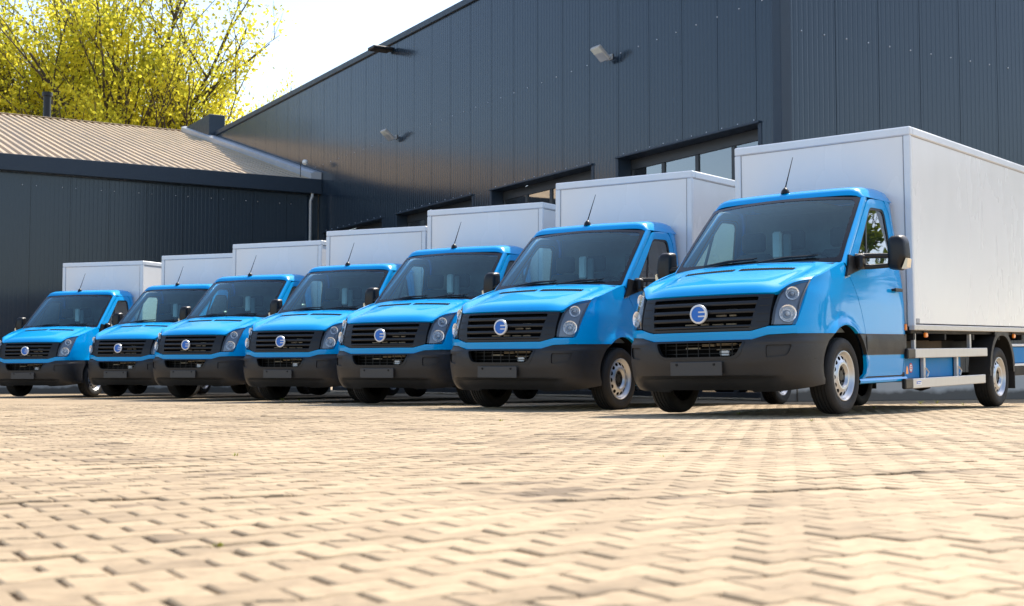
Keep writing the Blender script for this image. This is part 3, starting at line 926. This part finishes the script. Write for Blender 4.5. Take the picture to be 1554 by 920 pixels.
    # ---- windscreen ---------------------------------------------------------------
    def ws(u, v, off=0.0):
        B = Vector((.885 * u, .985 + .14 * u * u, 1.405)); Tp = Vector((.806 * u, 1.705 + .085 * u * u, 2.110 - .038 * u * u))
        p = B.lerp(Tp, v); k = .022 * 4 * v * (1 - v) * (1 - .5 * u * u) + off
        return (p.x, p.y - .707 * k, p.z + .707 * k)
    wsq = rounded([(-1, 0, .0), (1, 0, .0), (1, 1, .04), (-1, 1, .04)], .03, 3)
    wsg = patch('windscreen', wsq, [], lambda u, v: ws(u, v), M['glass'], T, None, (.1, .1), 60)
    inner = rounded([(-.955, .06, .06), (.955, .06, .06), (.955, .955, .08), (-.955, .955, .08)], .06, 5)
    patch('screen_border', wsq, [inner], lambda u, v: ws(u, v, .003), M['frit'], wsg, None, (.1, .1), 60)
    for sg, xo, ln in ((1, .10, .60), (-1, .62, .60)):
        # wipers parked along the lower edge
        bx = xo if sg > 0 else -xo + .12
        p0 = Vector(ws(bx / .885, .02, .02)); p1 = Vector(ws((bx + ln * .9) / .885 if bx + ln * .9 < .84 else .92, .075, .02)); mid = p0.lerp(p1, .5) + Vector((0, -.012, .016))
        wp = MB().tube([p0 + Vector((0, -.02, 0)), mid, p1], .011, 6); wo_ = wp.build('wiper', M['trim'], T, 60)
        MB().tube([p0 + Vector((.08, 0, .012)), p1 + Vector((.03, 0, .006))], .007, 5).build('wiper_blade', M['rubber'], wo_)
    # antenna
    aerial = MB().lathe([(-.01, .045), (.02, .038), (.045, .016), (.055, .001)], 12, (0, 1.80, 2.195), 'z').build('antenna', M['trim'], T, 60)
    MB().tube([(0, 1.80, 2.235), (.0, 1.985, 2.575)], [.008, .0035], 6).build('aerial_rod', M['trim'], aerial, 60)
    # ---- front: grille, panel, headlights, bumper -----------------------------------
    sx = s_of_x
    go = rounded([(-sx(.655), 1.088, .01), (0, 1.098, 0), (sx(.655), 1.088, .01), (sx(.648), .812, .02), (sx(.500), .772, .02), (-sx(.500), .772, .02), (-sx(.648), .812, .02)], .01, 3)
    gi = rounded([(-sx(.535), 1.072, .02), (sx(.535), 1.072, .02), (sx(.490), .795, .02), (-sx(.490), .795, .02)], .02, 3)
    gr = patch('grille', go, [gi], lambda s, z: front(s, z, .006), M['grille'], T, (0, .05, 0), (.06, .04), 40)
    for k, zc in enumerate((1.020, .947, .876, .812)):
        hwid = lerp(zc, [.79, 1.07], [.497, .540])
        h_ = .018 if k < 3 else .014
        patch('slat', rounded([(-sx(hwid), zc - h_, 0), (sx(hwid), zc - h_, 0), (sx(hwid), zc + h_, 0), (-sx(hwid), zc + h_, 0)], 0), [], lambda s, z: front(s, z, .012 - .010 * math.sin(math.pi * (z - zc + h_) / (2 * h_))), M['grille'], gr, (0, .03, 0), (.08, .012), 60)
    # groove lines in the solid wings of the grille
    for sg in (-1, 1):
        for zc in (1.055, .985, .912, .843):
            g_ = [front(sg * sx(x_), zc + .01 * (x_ - .54), .0045) for x_ in (.545, .58, .615, .640)]
            MB().grid([[p for p in g_], [(p[0], p[1], p[2] + .006) for p in g_]]).build('groove', M['trim'], gr)
    # emblem
    ey, ez = .012, .930
    em = MB().lathe([(ey + .006, .088), (ey - .008, .086), (ey - .012, .080), (ey - .012, .070), (ey - .006, .0685), (ey - .006, .0001)], 40, (0, 0, ez), 'y').build('emblem', M['emb_white'], gr, 40)
    r_ = .068
    E_ = []
    def on(a): return (r_ * math.cos(a), r_ * math.sin(a))
    a1 = math.asin(.025 / r_); a2 = math.asin(.011 / r_); a3 = math.asin(-.013 / r_); a4 = math.asin(-.026 / r_)
    for i in range(29): E_.append(on(a1 + (2 * math.pi + a4 - a1) * i / 28))
    E_ += [(.0 - .004, -.026), (-.004, -.013), on(a3)]
    E_ += [on(a3 + (a2 - a3) * i / 4) for i in range(1, 4)]
    E_ += [on(a2), (-.002, .011), (-.002, .025)]
    b_ = MB().prism([(x, z + ez) for x, z in E_], 'y', ey - .0105, ey - .004); b_.build('emblem_mark', M['emb_blue'], em)
    # radiator pack behind grille and bumper opening
    MB().box(-.60, .60, .20, .24, .42, 1.06, .004).build('radiator', M['dark'], T)
    rd = MB()
    for (xa, xb, za, zb) in ((.10, .20, .905, .922), (.235, .30, .905, .920), (.20, .31, .955, .970), (-.22, -.10, .83, .845), (-.06, .02, .83, .848), (.06, .17, .828, .842), (.20, .30, .828, .842), (-.05, .08, .640, .662), (.10, .30, .645, .665), (-.22, -.07, .618, .632), (.10, .27, .605, .618), (.33, .42, .635, .66)):
        MB().box(xa, xb, .15, .17, za, zb, .002).build('radiator_pipe', M['tan'], T)
    MB().box(.16, .25, .10, .13, .555, .60, .003).build('connector_label', M['paper'], T)
    gb = MB()
    for x_ in np.linspace(-.40, .40, 8): gb.box(x_ - .004, x_ + .004, .095, .105, .54, .685, .001)
    for z_ in (.575, .615, .652): gb.box(-.43, .43, .096, .104, z_ - .003, z_ + .003, .001)
    gb.build('intake_mesh', M['trim'], T)
    # painted front panel below grille and lamps
    S0 = sx(.846)
    fp = [(-S0, .808), (-sx(.652), .805), (-sx(.505), .766), (sx(.505), .766), (sx(.652), .805), (S0, .808), (S0, .740), (sx(.640), .731), (sx(.500), .692), (-sx(.500), .692), (-sx(.640), .731), (-S0, .740)]
    patch('front_panel', fp, [], lambda s, z: front(s, z, -.006 + .10 * max(0, .735 - z)), M['paint'], T, (0, .04, 0), (.05, .02), 30)
    # headlights
    for sg in (1, -1):
        ho = [(sx(.668), .818), (sx(.843), .816), (sx(.842), .93), (sx(.846), 1.02), (sx(.856), 1.12), (sx(.864), 1.214), (sx(.83), 1.206), (sx(.785), 1.188), (sx(.740), 1.160), (sx(.712), 1.120), (sx(.690), 1.068), (sx(.676), .98)]
        ho = [(s * sg, z) for s, z in (ho if sg > 0 else ho[::-1])]
        hl = patch('headlight', ho, [], lambda s, z: front(s, z, .055), M['housing'], T, (0, -.05, 0), (.05, .05), 30)
        patch('lens', ho, [], lambda s, z: front(s, z, .0005), M['lens'], hl, None, (.04, .04), 60)
        for (x_, z_, rr, yy) in ((.780, .914, .070, .008), (.786, 1.092, .053, .010)):
            c = Vector(front(sg * sx(x_), z_, yy))
            l = MB().lathe([(.008, rr), (0, rr + .006), (.004, rr - .004), (.018, rr * .86), (.036, rr * .6), (.048, rr * .30), (.05, .001)], 22, (0, 0, 0), 'y')
            a = .50 * sg
            l.v = [(x * math.cos(a) - y * math.sin(a) + c.x, x * math.sin(a) + y * math.cos(a) + c.y, z + c.z) for x, y, z in l.v]
            lo_ = l.build('lamp', M['chrome'], hl, 25)
            bb = MB().lathe([(.0, .001), (.004, rr * .22), (.014, rr * .30), (.045, rr * .32)], 10, (0, 0, 0), 'y')
            bb.v = [(x * math.cos(a) - y * math.sin(a) + c.x, x * math.sin(a) + y * math.cos(a) + c.y, z + c.z) for x, y, z in bb.v]
            # bulb shield sits inside the reflector
            bb.build('bulb_shield', M['chrome'], hl, 60)
    # bumper
    ea = [(s_of_y(y), z) for y, z in arc(1.0, .35, AR, 180 - a_r, 183, 8)]
    top_r = [(sx(.500), .688), (sx(.640), .727), (sx(.85), .735)]
    right = top_r + ea + [(s_of_y(.50), .285), (s_of_y(.30), .262), (sx(.70), .235), (sx(.45), .225), (sx(.40), .245)]
    bo = right + [(-s, z) for s, z in right[::-1]]
    ih = rounded([(-sx(.455), .674, .02), (sx(.455), .674, .02), (sx(.405), .530, .08), (-sx(.405), .530, .08)], .03, 5)
    holes = [ih]
    fg = rounded([(sx(.640), .642, .02), (sx(.825), .642, .02), (sx(.800), .545, .05), (sx(.640), .530, .02)], .02, 4)
    holes += [fg, [(-s, z) for s, z in fg[::-1]]]
    bmp = patch('bumper', bo, holes, lambda s, z: front(s, z, 0, True), M['plastic'], T, (0, .04, 0), (.04, .02), 28)
    for sg in (1, -1):
        f2 = [(s * sg, z) for s, z in fg]
        patch('fog_cover', f2, [], lambda s, z: front(s, z, .022, True), M['plastic'], bmp, None, (.05, .05), 40)
        gq = [front(sg * s_of_y(y), z, -.001, True) for y, z in ((.36, .505), (.46, .510), (.56, .512))]
        MB().grid([gq, [(p[0] + .001 * sg, p[1], p[2] + .007) for p in gq]]).build('bumper_groove', M['trim'], bmp)
    # lip round the intake
    lip = rounded([(-sx(.462), .682, .02), (sx(.462), .682, .02), (sx(.412), .522, .09), (-sx(.412), .522, .09)], .03, 5)
    li = rounded([(-sx(.440), .674, .02), (sx(.440), .674, .02), (sx(.380), .545, .08), (-sx(.380), .545, .08)], .03, 5)
    patch('intake_surround', lip, [li], lambda s, z: front(s, z, -.004, True), M['grille'], bmp, (0, .05, 0), (.06, .05), 40)
    npl = MB().box(-.262, .262, -.058, -.040, .378, .502, .004)
    pl_ = npl.build('number_plate_mount', M['platemount'], bmp)
    for x_ in (-.195, .185):
        MB().lathe([(-.066, .001), (-.066, .010), (-.058, .013)], 10, (x_, 0, .478), 'y').build('screw', M['chassis'], pl_, 40)
    # undertray / engine bay darkness
    MB().box(-.45, .45, .25, 2.45, .30, .40, .02).build('undertray', M['chassis'], T)
    MB().box(-.45, .45, .30, 1.02, .40, 1.02, .02).build('engine_block', M['chassis'], T)
    MB().box(-.93, .93, 1.50, 2.50, .31, .36, .01).build('cab_floor', M['chassis'], T)
    # ---- interior -----------------------------------------------------------------
    MB().prism([(1.04, 1.395), (1.22, 1.405), (1.42, 1.385), (1.50, 1.30), (1.50, .75), (1.06, .75), (1.02, 1.30)], 'x', -.84, .84).build('dashboard', M['interior'], T)
    MB().box(-.80, .80, 2.455, 2.495, .40, 2.08, .01).build('cab_rear_lining', M['interior'], T)
    MB().box(-.36, .36, 1.80, 2.40, 2.02, 2.075, .02).build('headliner_console', M['interior'], T)
    pp = MB().add([(-.20, 1.10, 1.4185), (.10, 1.10, 1.4185), (.08, 1.28, 1.4165), (-.18, 1.28, 1.4165), (-.20, 1.10, 1.414), (.10, 1.10, 1.414), (.08, 1.28, 1.412), (-.18, 1.28, 1.412)], [(0, 1, 2, 3), (7, 6, 5, 4), (0, 1, 5, 4), (1, 2, 6, 5), (2, 3, 7, 6), (3, 0, 4, 7)])
    pp.build('paper_sheet', M['paper'], T)
    sw = MB()
    ring = [Vector((.45 + .19 * math.cos(t_), 1.50 + .11 * math.sin(t_) * .6, 1.36 + .17 * math.sin(t_))) for t_ in np.linspace(0, 2 * math.pi, 25)]
    sw.tube(ring, .016, 6, False).tube([(.28, 1.5, 1.36), (.62, 1.5, 1.36)], .018, 6).tube([(.45, 1.5, 1.36), (.45, 1.40, 1.22)], .03, 8)
    sw.build('steering_wheel', M['trim'], T, 60)
    for (xc, w_) in ((.45, .25), (-.10, .22), (-.55, .22)):
        st = MB().box(xc - w_, xc + w_, 1.62, 2.15, .80, .98, .04).box(xc - w_ * .92, xc + w_ * .92, 2.10, 2.24, .98, 1.62, .05).build('seat', M['seat'], T)
        MB().box(xc - .13, xc + .13, 2.12, 2.21, 1.64, 1.84, .04).build('headrest', M['seat'], st)
    wc = MB().box(-.27, -.17, 2.02, 2.08, 1.55, 1.83, .03); wc.build('pale_head_cover', M['headrest'], T)
    MB().box(-.165, -.08, 2.05, 2.10, 1.50, 1.80, .02).build('partition_post', M['interior'], T)
    # ---- mirrors --------------------------------------------------------------------
    for sg in (1, -1):
        tri = [(1.085, 1.262), (1.50, 1.355), (1.385, 1.46), (1.22, 1.475), (1.18, 1.38)]
        mr = patch('mirror', tri, [], lambda y, z: side(y, z, sg, .022), M['trim'], T, (-.03 * sg, 0, 0), (.1, .05), 40)
        a_ = MB().tube([(sg * .90, 1.40, 1.462), (sg * 1.00, 1.47, 1.470), (sg * 1.20, 1.52, 1.460)], [.030, .026, .024], 8).tube([(sg * .92, 1.40, 1.372), (sg * 1.02, 1.48, 1.365), (sg * 1.20, 1.52, 1.37)], [.032, .024, .022], 8).box(min(sg * .90, sg * .99), max(sg * .90, sg * .99), 1.34, 1.45, 1.34, 1.485, .02)
        a_.build('mirror_arm', M['trim'], mr, 50)
        # housing with rounded shell
        mo = rounded([(1.165, 1.335, .03), (1.29, 1.318, .03), (1.352, 1.43, .03), (1.338, 1.60, .06), (1.30, 1.655, .05), (1.175, 1.652, .05)], .04, 4)
        V = []; n_ = len(mo)
        cx = sum(p[0] for p in mo) / n_; cz = sum(p[1] for p in mo) / n_
        rings = [(1.62, 1.0), (1.585, 1.0), (1.53, .97), (1.495, .88), (1.48, .70), (1.474, .35)]
        for (y, k) in rings:
            V += [(sg * (cx + (x - cx) * k), y, cz + (z - cz) * k) for x, z in mo]
        Fs = []
        for i in range(len(rings) - 1):
            for j in range(n_): Fs.append((i * n_ + j, i * n_ + (j + 1) % n_, (i + 1) * n_ + (j + 1) % n_, (i + 1) * n_ + j))
        Fs.append(tuple((len(rings) - 1) * n_ + j for j in range(n_)))
        sh = mk('mirror_housing', V, Fs, M['trim'], mr, 50)
        mk('mirror_glass', [(sg * x, 1.612, z) for x, z in mo], [tuple(range(n_))], M['chrome'], sh)
        ind = [(1.308, 1.330), (1.358, 1.342), (1.368, 1.42), (1.350, 1.430)]
        MB().prism([(sg * x, z) for x, z in ind], 'y', 1.50, 1.60).build('indicator', M['clearlens'], sh)
    # ---- cargo box ------------------------------------------------------------------
    Y0, Y1, Z0, Z1, W = 2.605, 6.95, .785, 2.857, 1.0
    bx = MB().box(-W + .012, W - .012, Y0 + .012, Y1 - .012, Z0 + .06, Z1 - .012, .004).build('cargo_box', M['boxwhite'], T)
    t_ = MB()
    for sg in (-1, 1):
        xa, xb = sorted((sg * (W - .075), sg * W))
        MB().box(xa, xb, Y0, Y0 + .045, Z0 + .03, Z1 - .09, .008).build('corner_post', M['boxtrim'], bx)
        MB().box(xa, xb, Y1 - .08, Y1, Z0 + .03, Z1 - .09, .008).build('corner_post', M['boxtrim'], bx)
    t_ = MB().box(-W - .001, W + .001, Y0 - .002, Y0 + .08, Z1 - .088, Z1 + .003, .012)
    for sg in (-1, 1):
        xa, xb = sorted((sg * (W - .08), sg * (W + .001)))
        MB().box(xa, xb, Y0 + .082, Y1, Z1 - .088, Z1 + .003, .012).build('top_rail', M['boxtrim'], bx)
    t_.build('top_rail', M['boxtrim'], bx)
    j_ = MB().box(-W + .02, W - .02, Y0 + .008, Y0 + .02, Z1 - .094, Z1 - .087, .001)
    for sg in (-1, 1):
        xa, xb = sorted((sg * (W - .02), sg * (W - .008)))
        j_.box(xa, xb, Y0 + .05, Y1 - .08, Z1 - .094, Z1 - .087, .001)
        xa, xb = sorted((sg * (W - .083), sg * (W - .076))); j_.box(xa, xb, Y0 + .007, Y0 + .02, Z0 + .06, Z1 - .095, .001)
    j_.build('seam_line', M['seam'], bx)
    l_ = MB().box(-W + .08, W - .08, Y0, Y0 + .04, Z0 - .01, Z0 + .055, .006)
    for sg in (-1, 1):
        xa, xb = sorted((sg * (W - .06), sg * (W + .002)))
        MB().box(xa, xb, Y0, Y1, Z0 - .008, Z0 + .048, .006).build('bottom_rail', M['alu'], bx)
    l_.build('bottom_rail', M['alu'], bx)
    MB().box(-W + .05, W - .05, Y0 + .02, Y1 - .02, Z0 - .04, Z0 + .05, .005).build('box_floor', M['chassis'], bx)
    lab = MB().box(W - .0118, W - .010, 2.685, 2.775, .85, .895, .0002); lb = lab.build('data_plate', M['greyprint'], bx)
    q_ = MB()
    for k in range(4): q_.box(W - .0102, W - .0094, 2.695, 2.765 - .01 * (k % 2), .857 + k * .009, .861 + k * .009, .0001)
    q_.build('plate_print', M['boxtrim'], lb)
    # ---- chassis, rails, toolbox ------------------------------------------------------
    for sg in (-1, 1):
        xa, xb = sorted((sg * .34, sg * .42)); MB().box(xa, xb, 1.3, 6.8, .52, .70, .008).build('chassis_rail', M['chassis'], T)
        xa, xb = sorted((sg * .945, sg * .985))
        ur = MB().box(xa, xb, 2.66, 4.885, .495, .590, .006).build('side_guard_rail', M['alu'], T)
        MB().box(xa - .004, xb + .002, 2.45, 2.658, .490, .592, .012).build('end_cap', M['trim'], ur)
        lr = MB().box(xa, xb, 2.58, 4.80, .190, .288, .006).build('side_guard_rail', M['alu'], T)
        MB().box(xa - .004, xb + .002, 2.37, 2.578, .188, .292, .012).build('end_cap', M['trim'], lr)
        xa, xb = sorted((sg * .905, sg * .943))
        for y in (2.74, 4.42): MB().box(xa, xb, y, y + .045, .50, .77, .004).build('guard_post', M['alu'], T)
        for y in (2.99, 3.98):
            MB().box(xa, xb, y, y + .05, .21, .56, .004).build('guard_post', M['alu'], T)
            cx_ = sg * .955; MB().tube([(cx_, y + .02, .39), (cx_ + .012 * sg, y + .07, .345), (cx_, y + .05, .30)], .010, 5).build('clamp', M['steel'], T)
        xa, xb = sorted((sg * .55, sg * .90))
        tb = MB().box(xa, xb, 2.47, 2.975, .285, .56, .008).box(xa, xb, 3.045, 3.965, .285, .56, .008).box(xa, xb, 4.035, 4.22, .285, .56, .008).build('toolbox', M['bluebox'], T)
        xs_ = sg * .9012
        tr_ = [(2.60, .335), (2.665, .335), (2.655, .395), (2.632, .42), (2.61, .395)]
        MB().prism(tr_, 'x', xs_ - .001, xs_ + .001).build('warning_mark', M['orange'], tb)
        cir = [(2.735 + .045 * math.cos(a), .395 + .05 * math.sin(a)) for a in np.linspace(0, 2 * math.pi, 20)[:-1]]
        rd_ = MB().prism(cir, 'x', xs_ - .001, xs_ + .001).build('round_mark', M['red'], tb)
        cir = [(2.735 + .034 * math.cos(a), .395 + .038 * math.sin(a)) for a in np.linspace(0, 2 * math.pi, 20)[:-1]]
        rw = MB().prism(cir, 'x', xs_ - .0015, xs_ + .0018).build('round_mark_face', M['paper'], tb)
        k_ = MB()
        for dz in (-.012, .008): k_.box(xs_ - .002, xs_ + .0024, 2.715, 2.757, .395 + dz, .395 + dz + .010, .0002)
        k_.build('round_mark_print', M['red'], tb)
        # maker plate on the lower rail
        xl = sg * .9852
        pl2 = MB().box(xl - .001, xl + .001, 2.66, 2.80, .222, .268, .0003).build('maker_plate', M['paper'], lr)
        k_ = MB().box(xl - .0012, xl + .0016, 2.665, 2.685, .230, .262, .0002).box(xl - .0012, xl + .0016, 2.70, 2.79, .250, .260, .0002).box(xl - .0012, xl + .0016, 2.70, 2.765, .232, .238, .0002)
        k_.build('maker_print', M['emb_blue'], lr)
        for y in (2.99, 5.92):
            MB().box(min(sg * .955, sg * .985), max(sg * .955, sg * .985), y - .035, y + .035, .705, .755, .01).build('marker_light', M['orange'], T)
            MB().box(min(sg * .95, sg * .962), max(sg * .95, sg * .962), y - .04, y + .04, .755, .79, .003).build('marker_bracket', M['chassis'], T)
        # rear mudguard and flap
        P = []
        for (y, z) in [(4.955, .27), (4.945, .35)] + arc(5.41, .345, .45, 172, 10, 16) + [(5.86, .30)]:
            P.append([(sg * .74, y, z), (sg * .99, y, z), (sg * .99, y + (.05 if y < 5.41 else -.05) * (1 if z < .55 else .4), z - (.045 if z > .5 else 0.0))])
        gd = MB().grid(P); gd.build('mudguard', M['plastic'], T, 45)
        face = arc(5.41, .345, .455, 176, 4, 18) + arc(5.41, .345, .395, 4, 176, 18)
        MB().prism(face, 'x', min(sg * .975, sg * .992), max(sg * .975, sg * .992)).build('mudguard_face', M['plastic'], T)
        MB().box(min(sg * .97, sg * .99), max(sg * .97, sg * .99), 5.16, 5.66, .73, .80, .01).build('mudguard_bracket', M['plastic'], T)
        MB().box(min(sg * .75, sg * .99), max(sg * .75, sg * .99), 5.845, 5.865, .10, .33, .004).build('mudflap', M['rubber'], T)
        # tail-lift frame behind the rear wheel
        xa, xb = sorted((sg * .60, sg * .93))
        MB().box(xa, xb, 5.95, 6.88, .40, .60, .01).build('tail_lift_box', M['bluebox'], T)
        xa, xb = sorted((sg * .90, sg * .95))
        MB().box(xa, xb, 5.90, 6.90, .605, .635, .004).build('tail_lift_rail', M['boxtrim'], T)
        MB().box(xa, xb, 5.88, 6.90, .365, .395, .004).build('tail_lift_rail', M['boxtrim'], T)
        MB().box(xa - .1, xb, 5.90, 6.90, .25, .36, .01).build('underrun_bar', M['chassis'], T)
    for y in (2.7, 3.6, 4.5, 5.4, 6.3): MB().box(-.95, .95, y, y + .05, .68, .745, .004).build('cross_member', M['chassis'], T)
    MB().box(-.33, -.31, 2.6, 5.0, .50, .72, .004).build('underframe_plate', M['underbrown'], T)
    MB().box(.43, .45, 2.75, 4.9, .56, .74, .004).build('underframe_plate', M['underbrown'], T)
    # axles (stay level with the wheels)
    sh0 = SHEAR[0]; SHEAR[0] = 0.0
    YR = 5.41
    MB().tube([(-.75, YR, .35), (.75, YR, .35)], .06, 10).lathe([(-.16, .05), (-.10, .14), (0, .17), (.10, .14), (.16, .05)], 14, (0, YR, .35), 'x').build('rear_axle', M['chassis'], T, 50)
    MB().tube([(-.75, 1.0, .34), (.75, 1.0, .34)], .05, 8).build('front_axle', M['chassis'], T, 50)
    MB().tube([(0, 1.9, .42), (0, YR - .1, .36)], .045, 8).build('drive_shaft', M['chassis'], T, 50)
    MB().box(-.85, -.5, 3.1, 3.9, .32, .55, .04).build('fuel_tank', M['chassis'], T)
    # ---- wheels ----------------------------------------------------------------------
    def wheel():
        hub = MB().lathe([(.02, .10), (.055, .096), (.066, .085), (.060, .05), (.070, .045), (.072, .001)], 20)
        for k in range(6):
            a = k * math.pi / 3; hub.lathe([(.055, .012), (.076, .012), (.079, .001)], 6, (0, .066 * math.cos(a), .066 * math.sin(a)))
        w = hub.build('wheel', M['trim'], None, 40)
        pr = [(-.090, .228), (-.104, .250), (-.110, .285), (-.104, .322), (-.092, .340), (-.080, .3465)]
        for gx in (-.052, -.018, .018, .052):
            pr += [(gx - .006, .3498), (gx - .005, .340), (gx + .005, .340), (gx + .006, .3498)]
        pr += [(.080, .3465), (.092, .340), (.104, .322), (.1115, .300), (.1115, .296), (.110, .285), (.1105, .262), (.104, .250), (.098, .238), (.090, .228)]
        MB().lathe(pr, 56).build('tyre', M['rubber'], w, 30)
        rp = [(.092, .232), (.101, .229), (.102, .222), (.095, .214), (.082, .208), (.070, .200), (.062, .190)]
        rim = MB().lathe(rp, 48)
        ro = rim.build('rim', M['steel'], w, 40)
        hs = []
        nh = 14
        for k in range(nh):
            a0 = (k + .5) * 2 * math.pi / nh
            hs.append([(a0 + .150 * math.cos(t_), .166 + .018 * math.sin(t_)) for t_ in np.linspace(0, 2 * math.pi, 11)[:-1]])
        def fm(t_, r): return (lerp(r, [.09, .105, .125, .15, .19], [.066, .092, .094, .080, .062]), r * math.cos(t_), r * math.sin(t_))
        patch('rim_disc', [(0, .09), (2 * math.pi, .09), (2 * math.pi, .191), (0, .191)], hs, fm, M['steel'], w, None, (.13, .012), 35)
        MB().lathe([(.02, .20), (.02, .001)], 24).build('brake_disc', M['dark'], w)
        return w
    w0 = wheel()
    for i, (x_, y_, rz, rx) in enumerate(((.842, 1.0, 0, .3), (-.842, 1.0, math.pi, 1.0), (.848, YR, 0, .8), (-.848, YR, math.pi, 2.0))):
        w = w0 if i == 0 else copy_tree(w0)
        w.parent = T; w.location = (x_, y_, .35); w.rotation_euler = (rx, 0, rz)
    SHEAR[0] = 0.0
    return T

truck = make_truck()
POSES = [(2.290, 12.475, 37.9, .009, .39), (.441, 15.075, 35.27, -.004, -.4), (-1.229, 17.792, 29.8, -.002, -.2), (-3.07, 20.63, 26.74, 0, -.3),
         (-5.102, 22.89, 24.48, .008, -.24), (-6.98, 25.2, 21.65, .008, -.18), (-9.341, 26.68, 16.0, -.011, .15)]
LABELS = ['blue box truck showing its silver side rails, parked by the warehouse corner',
          'blue box truck second from the warehouse corner, next to the truck showing its side rails',
          'blue box truck third from the warehouse corner',
          'blue box truck in the middle of the row, three trucks on either side',
          'blue box truck third from the annex end of the row',
          'blue box truck second from the annex end of the row',
          'blue box truck standing last in the row, nearest the low annex']
def paver_top(x, y): return gz(x, y)
for i, (cx, cz, yaw, zo, roll) in enumerate(POSES):
    t = truck if i == 0 else copy_tree(truck)
    a = R(yaw) + AZ
    ox = cx * math.cos(AZ) + cz * math.sin(AZ); oy = -cx * math.sin(AZ) + cz * math.cos(AZ)
    # origin of the model is 1 m ahead of the front axle
    Yd = Vector((math.sin(a), math.cos(a)))
    t.location = (ox - Yd.x, oy - Yd.y, zo)
    t.rotation_euler = (0, -R(roll), -a)
    for ch in t.children:
        if ch.name.startswith('wheel') and i: ch.rotation_euler.x += 0.7 * i + 0.2 * ch.location.y
    tag(t, LABELS[i], 'truck', 'box trucks parked in an angled row')

# ------------------------------------------------------------------ weeds in the joints
wd = MB(); rw = random.Random(5)
def tuft(x, y, n, h):
    for k in range(n):
        a = rw.uniform(0, 6.28); L = h * rw.uniform(.5, 1.2); w = .0025
        bx_, by_ = x + rw.gauss(0, .006), y + rw.gauss(0, .006); z = gz(x, y) - .004
        dx, dy = math.cos(a), math.sin(a); px_, py_ = -dy * w, dx * w
        tx, ty = bx_ + dx * L * .7, by_ + dy * L * .7
        wd.add([(bx_ - px_, by_ - py_, z), (bx_ + px_, by_ + py_, z), (tx + px_, ty + py_, z + L * .7), (tx + dx * L * .3, ty + dy * L * .3, z + L), (tx - px_, ty - py_, z + L * .7)], [(0, 1, 2, 4), (4, 2, 3)])
def gpt(px, py):
    # point of the yard seen at this place of the photograph
    d = .33 * 1977.0 / (py - 576.35); return cam_pt(px, d)
for (px, py, n, h) in ((332, 825, 8, .009), (1005, 690, 4, .012), (358, 692, 6, .016), (1230, 640, 8, .02), (760, 640, 6, .02), (430, 608, 14, .05), (455, 608, 10, .04), (1395, 612, 16, .06), (1420, 611, 14, .05), (1325, 620, 10, .03), (1120, 627, 8, .03), (1460, 614, 14, .05)):
    x, y = gpt(px, py); tuft(x, y, n, h)
wo = wd.build('joint_weeds', M['weed']); wo['kind'] = 'stuff'
tag(wo, 'sparse green weeds sprouting from the joints of the paving', 'weeds')
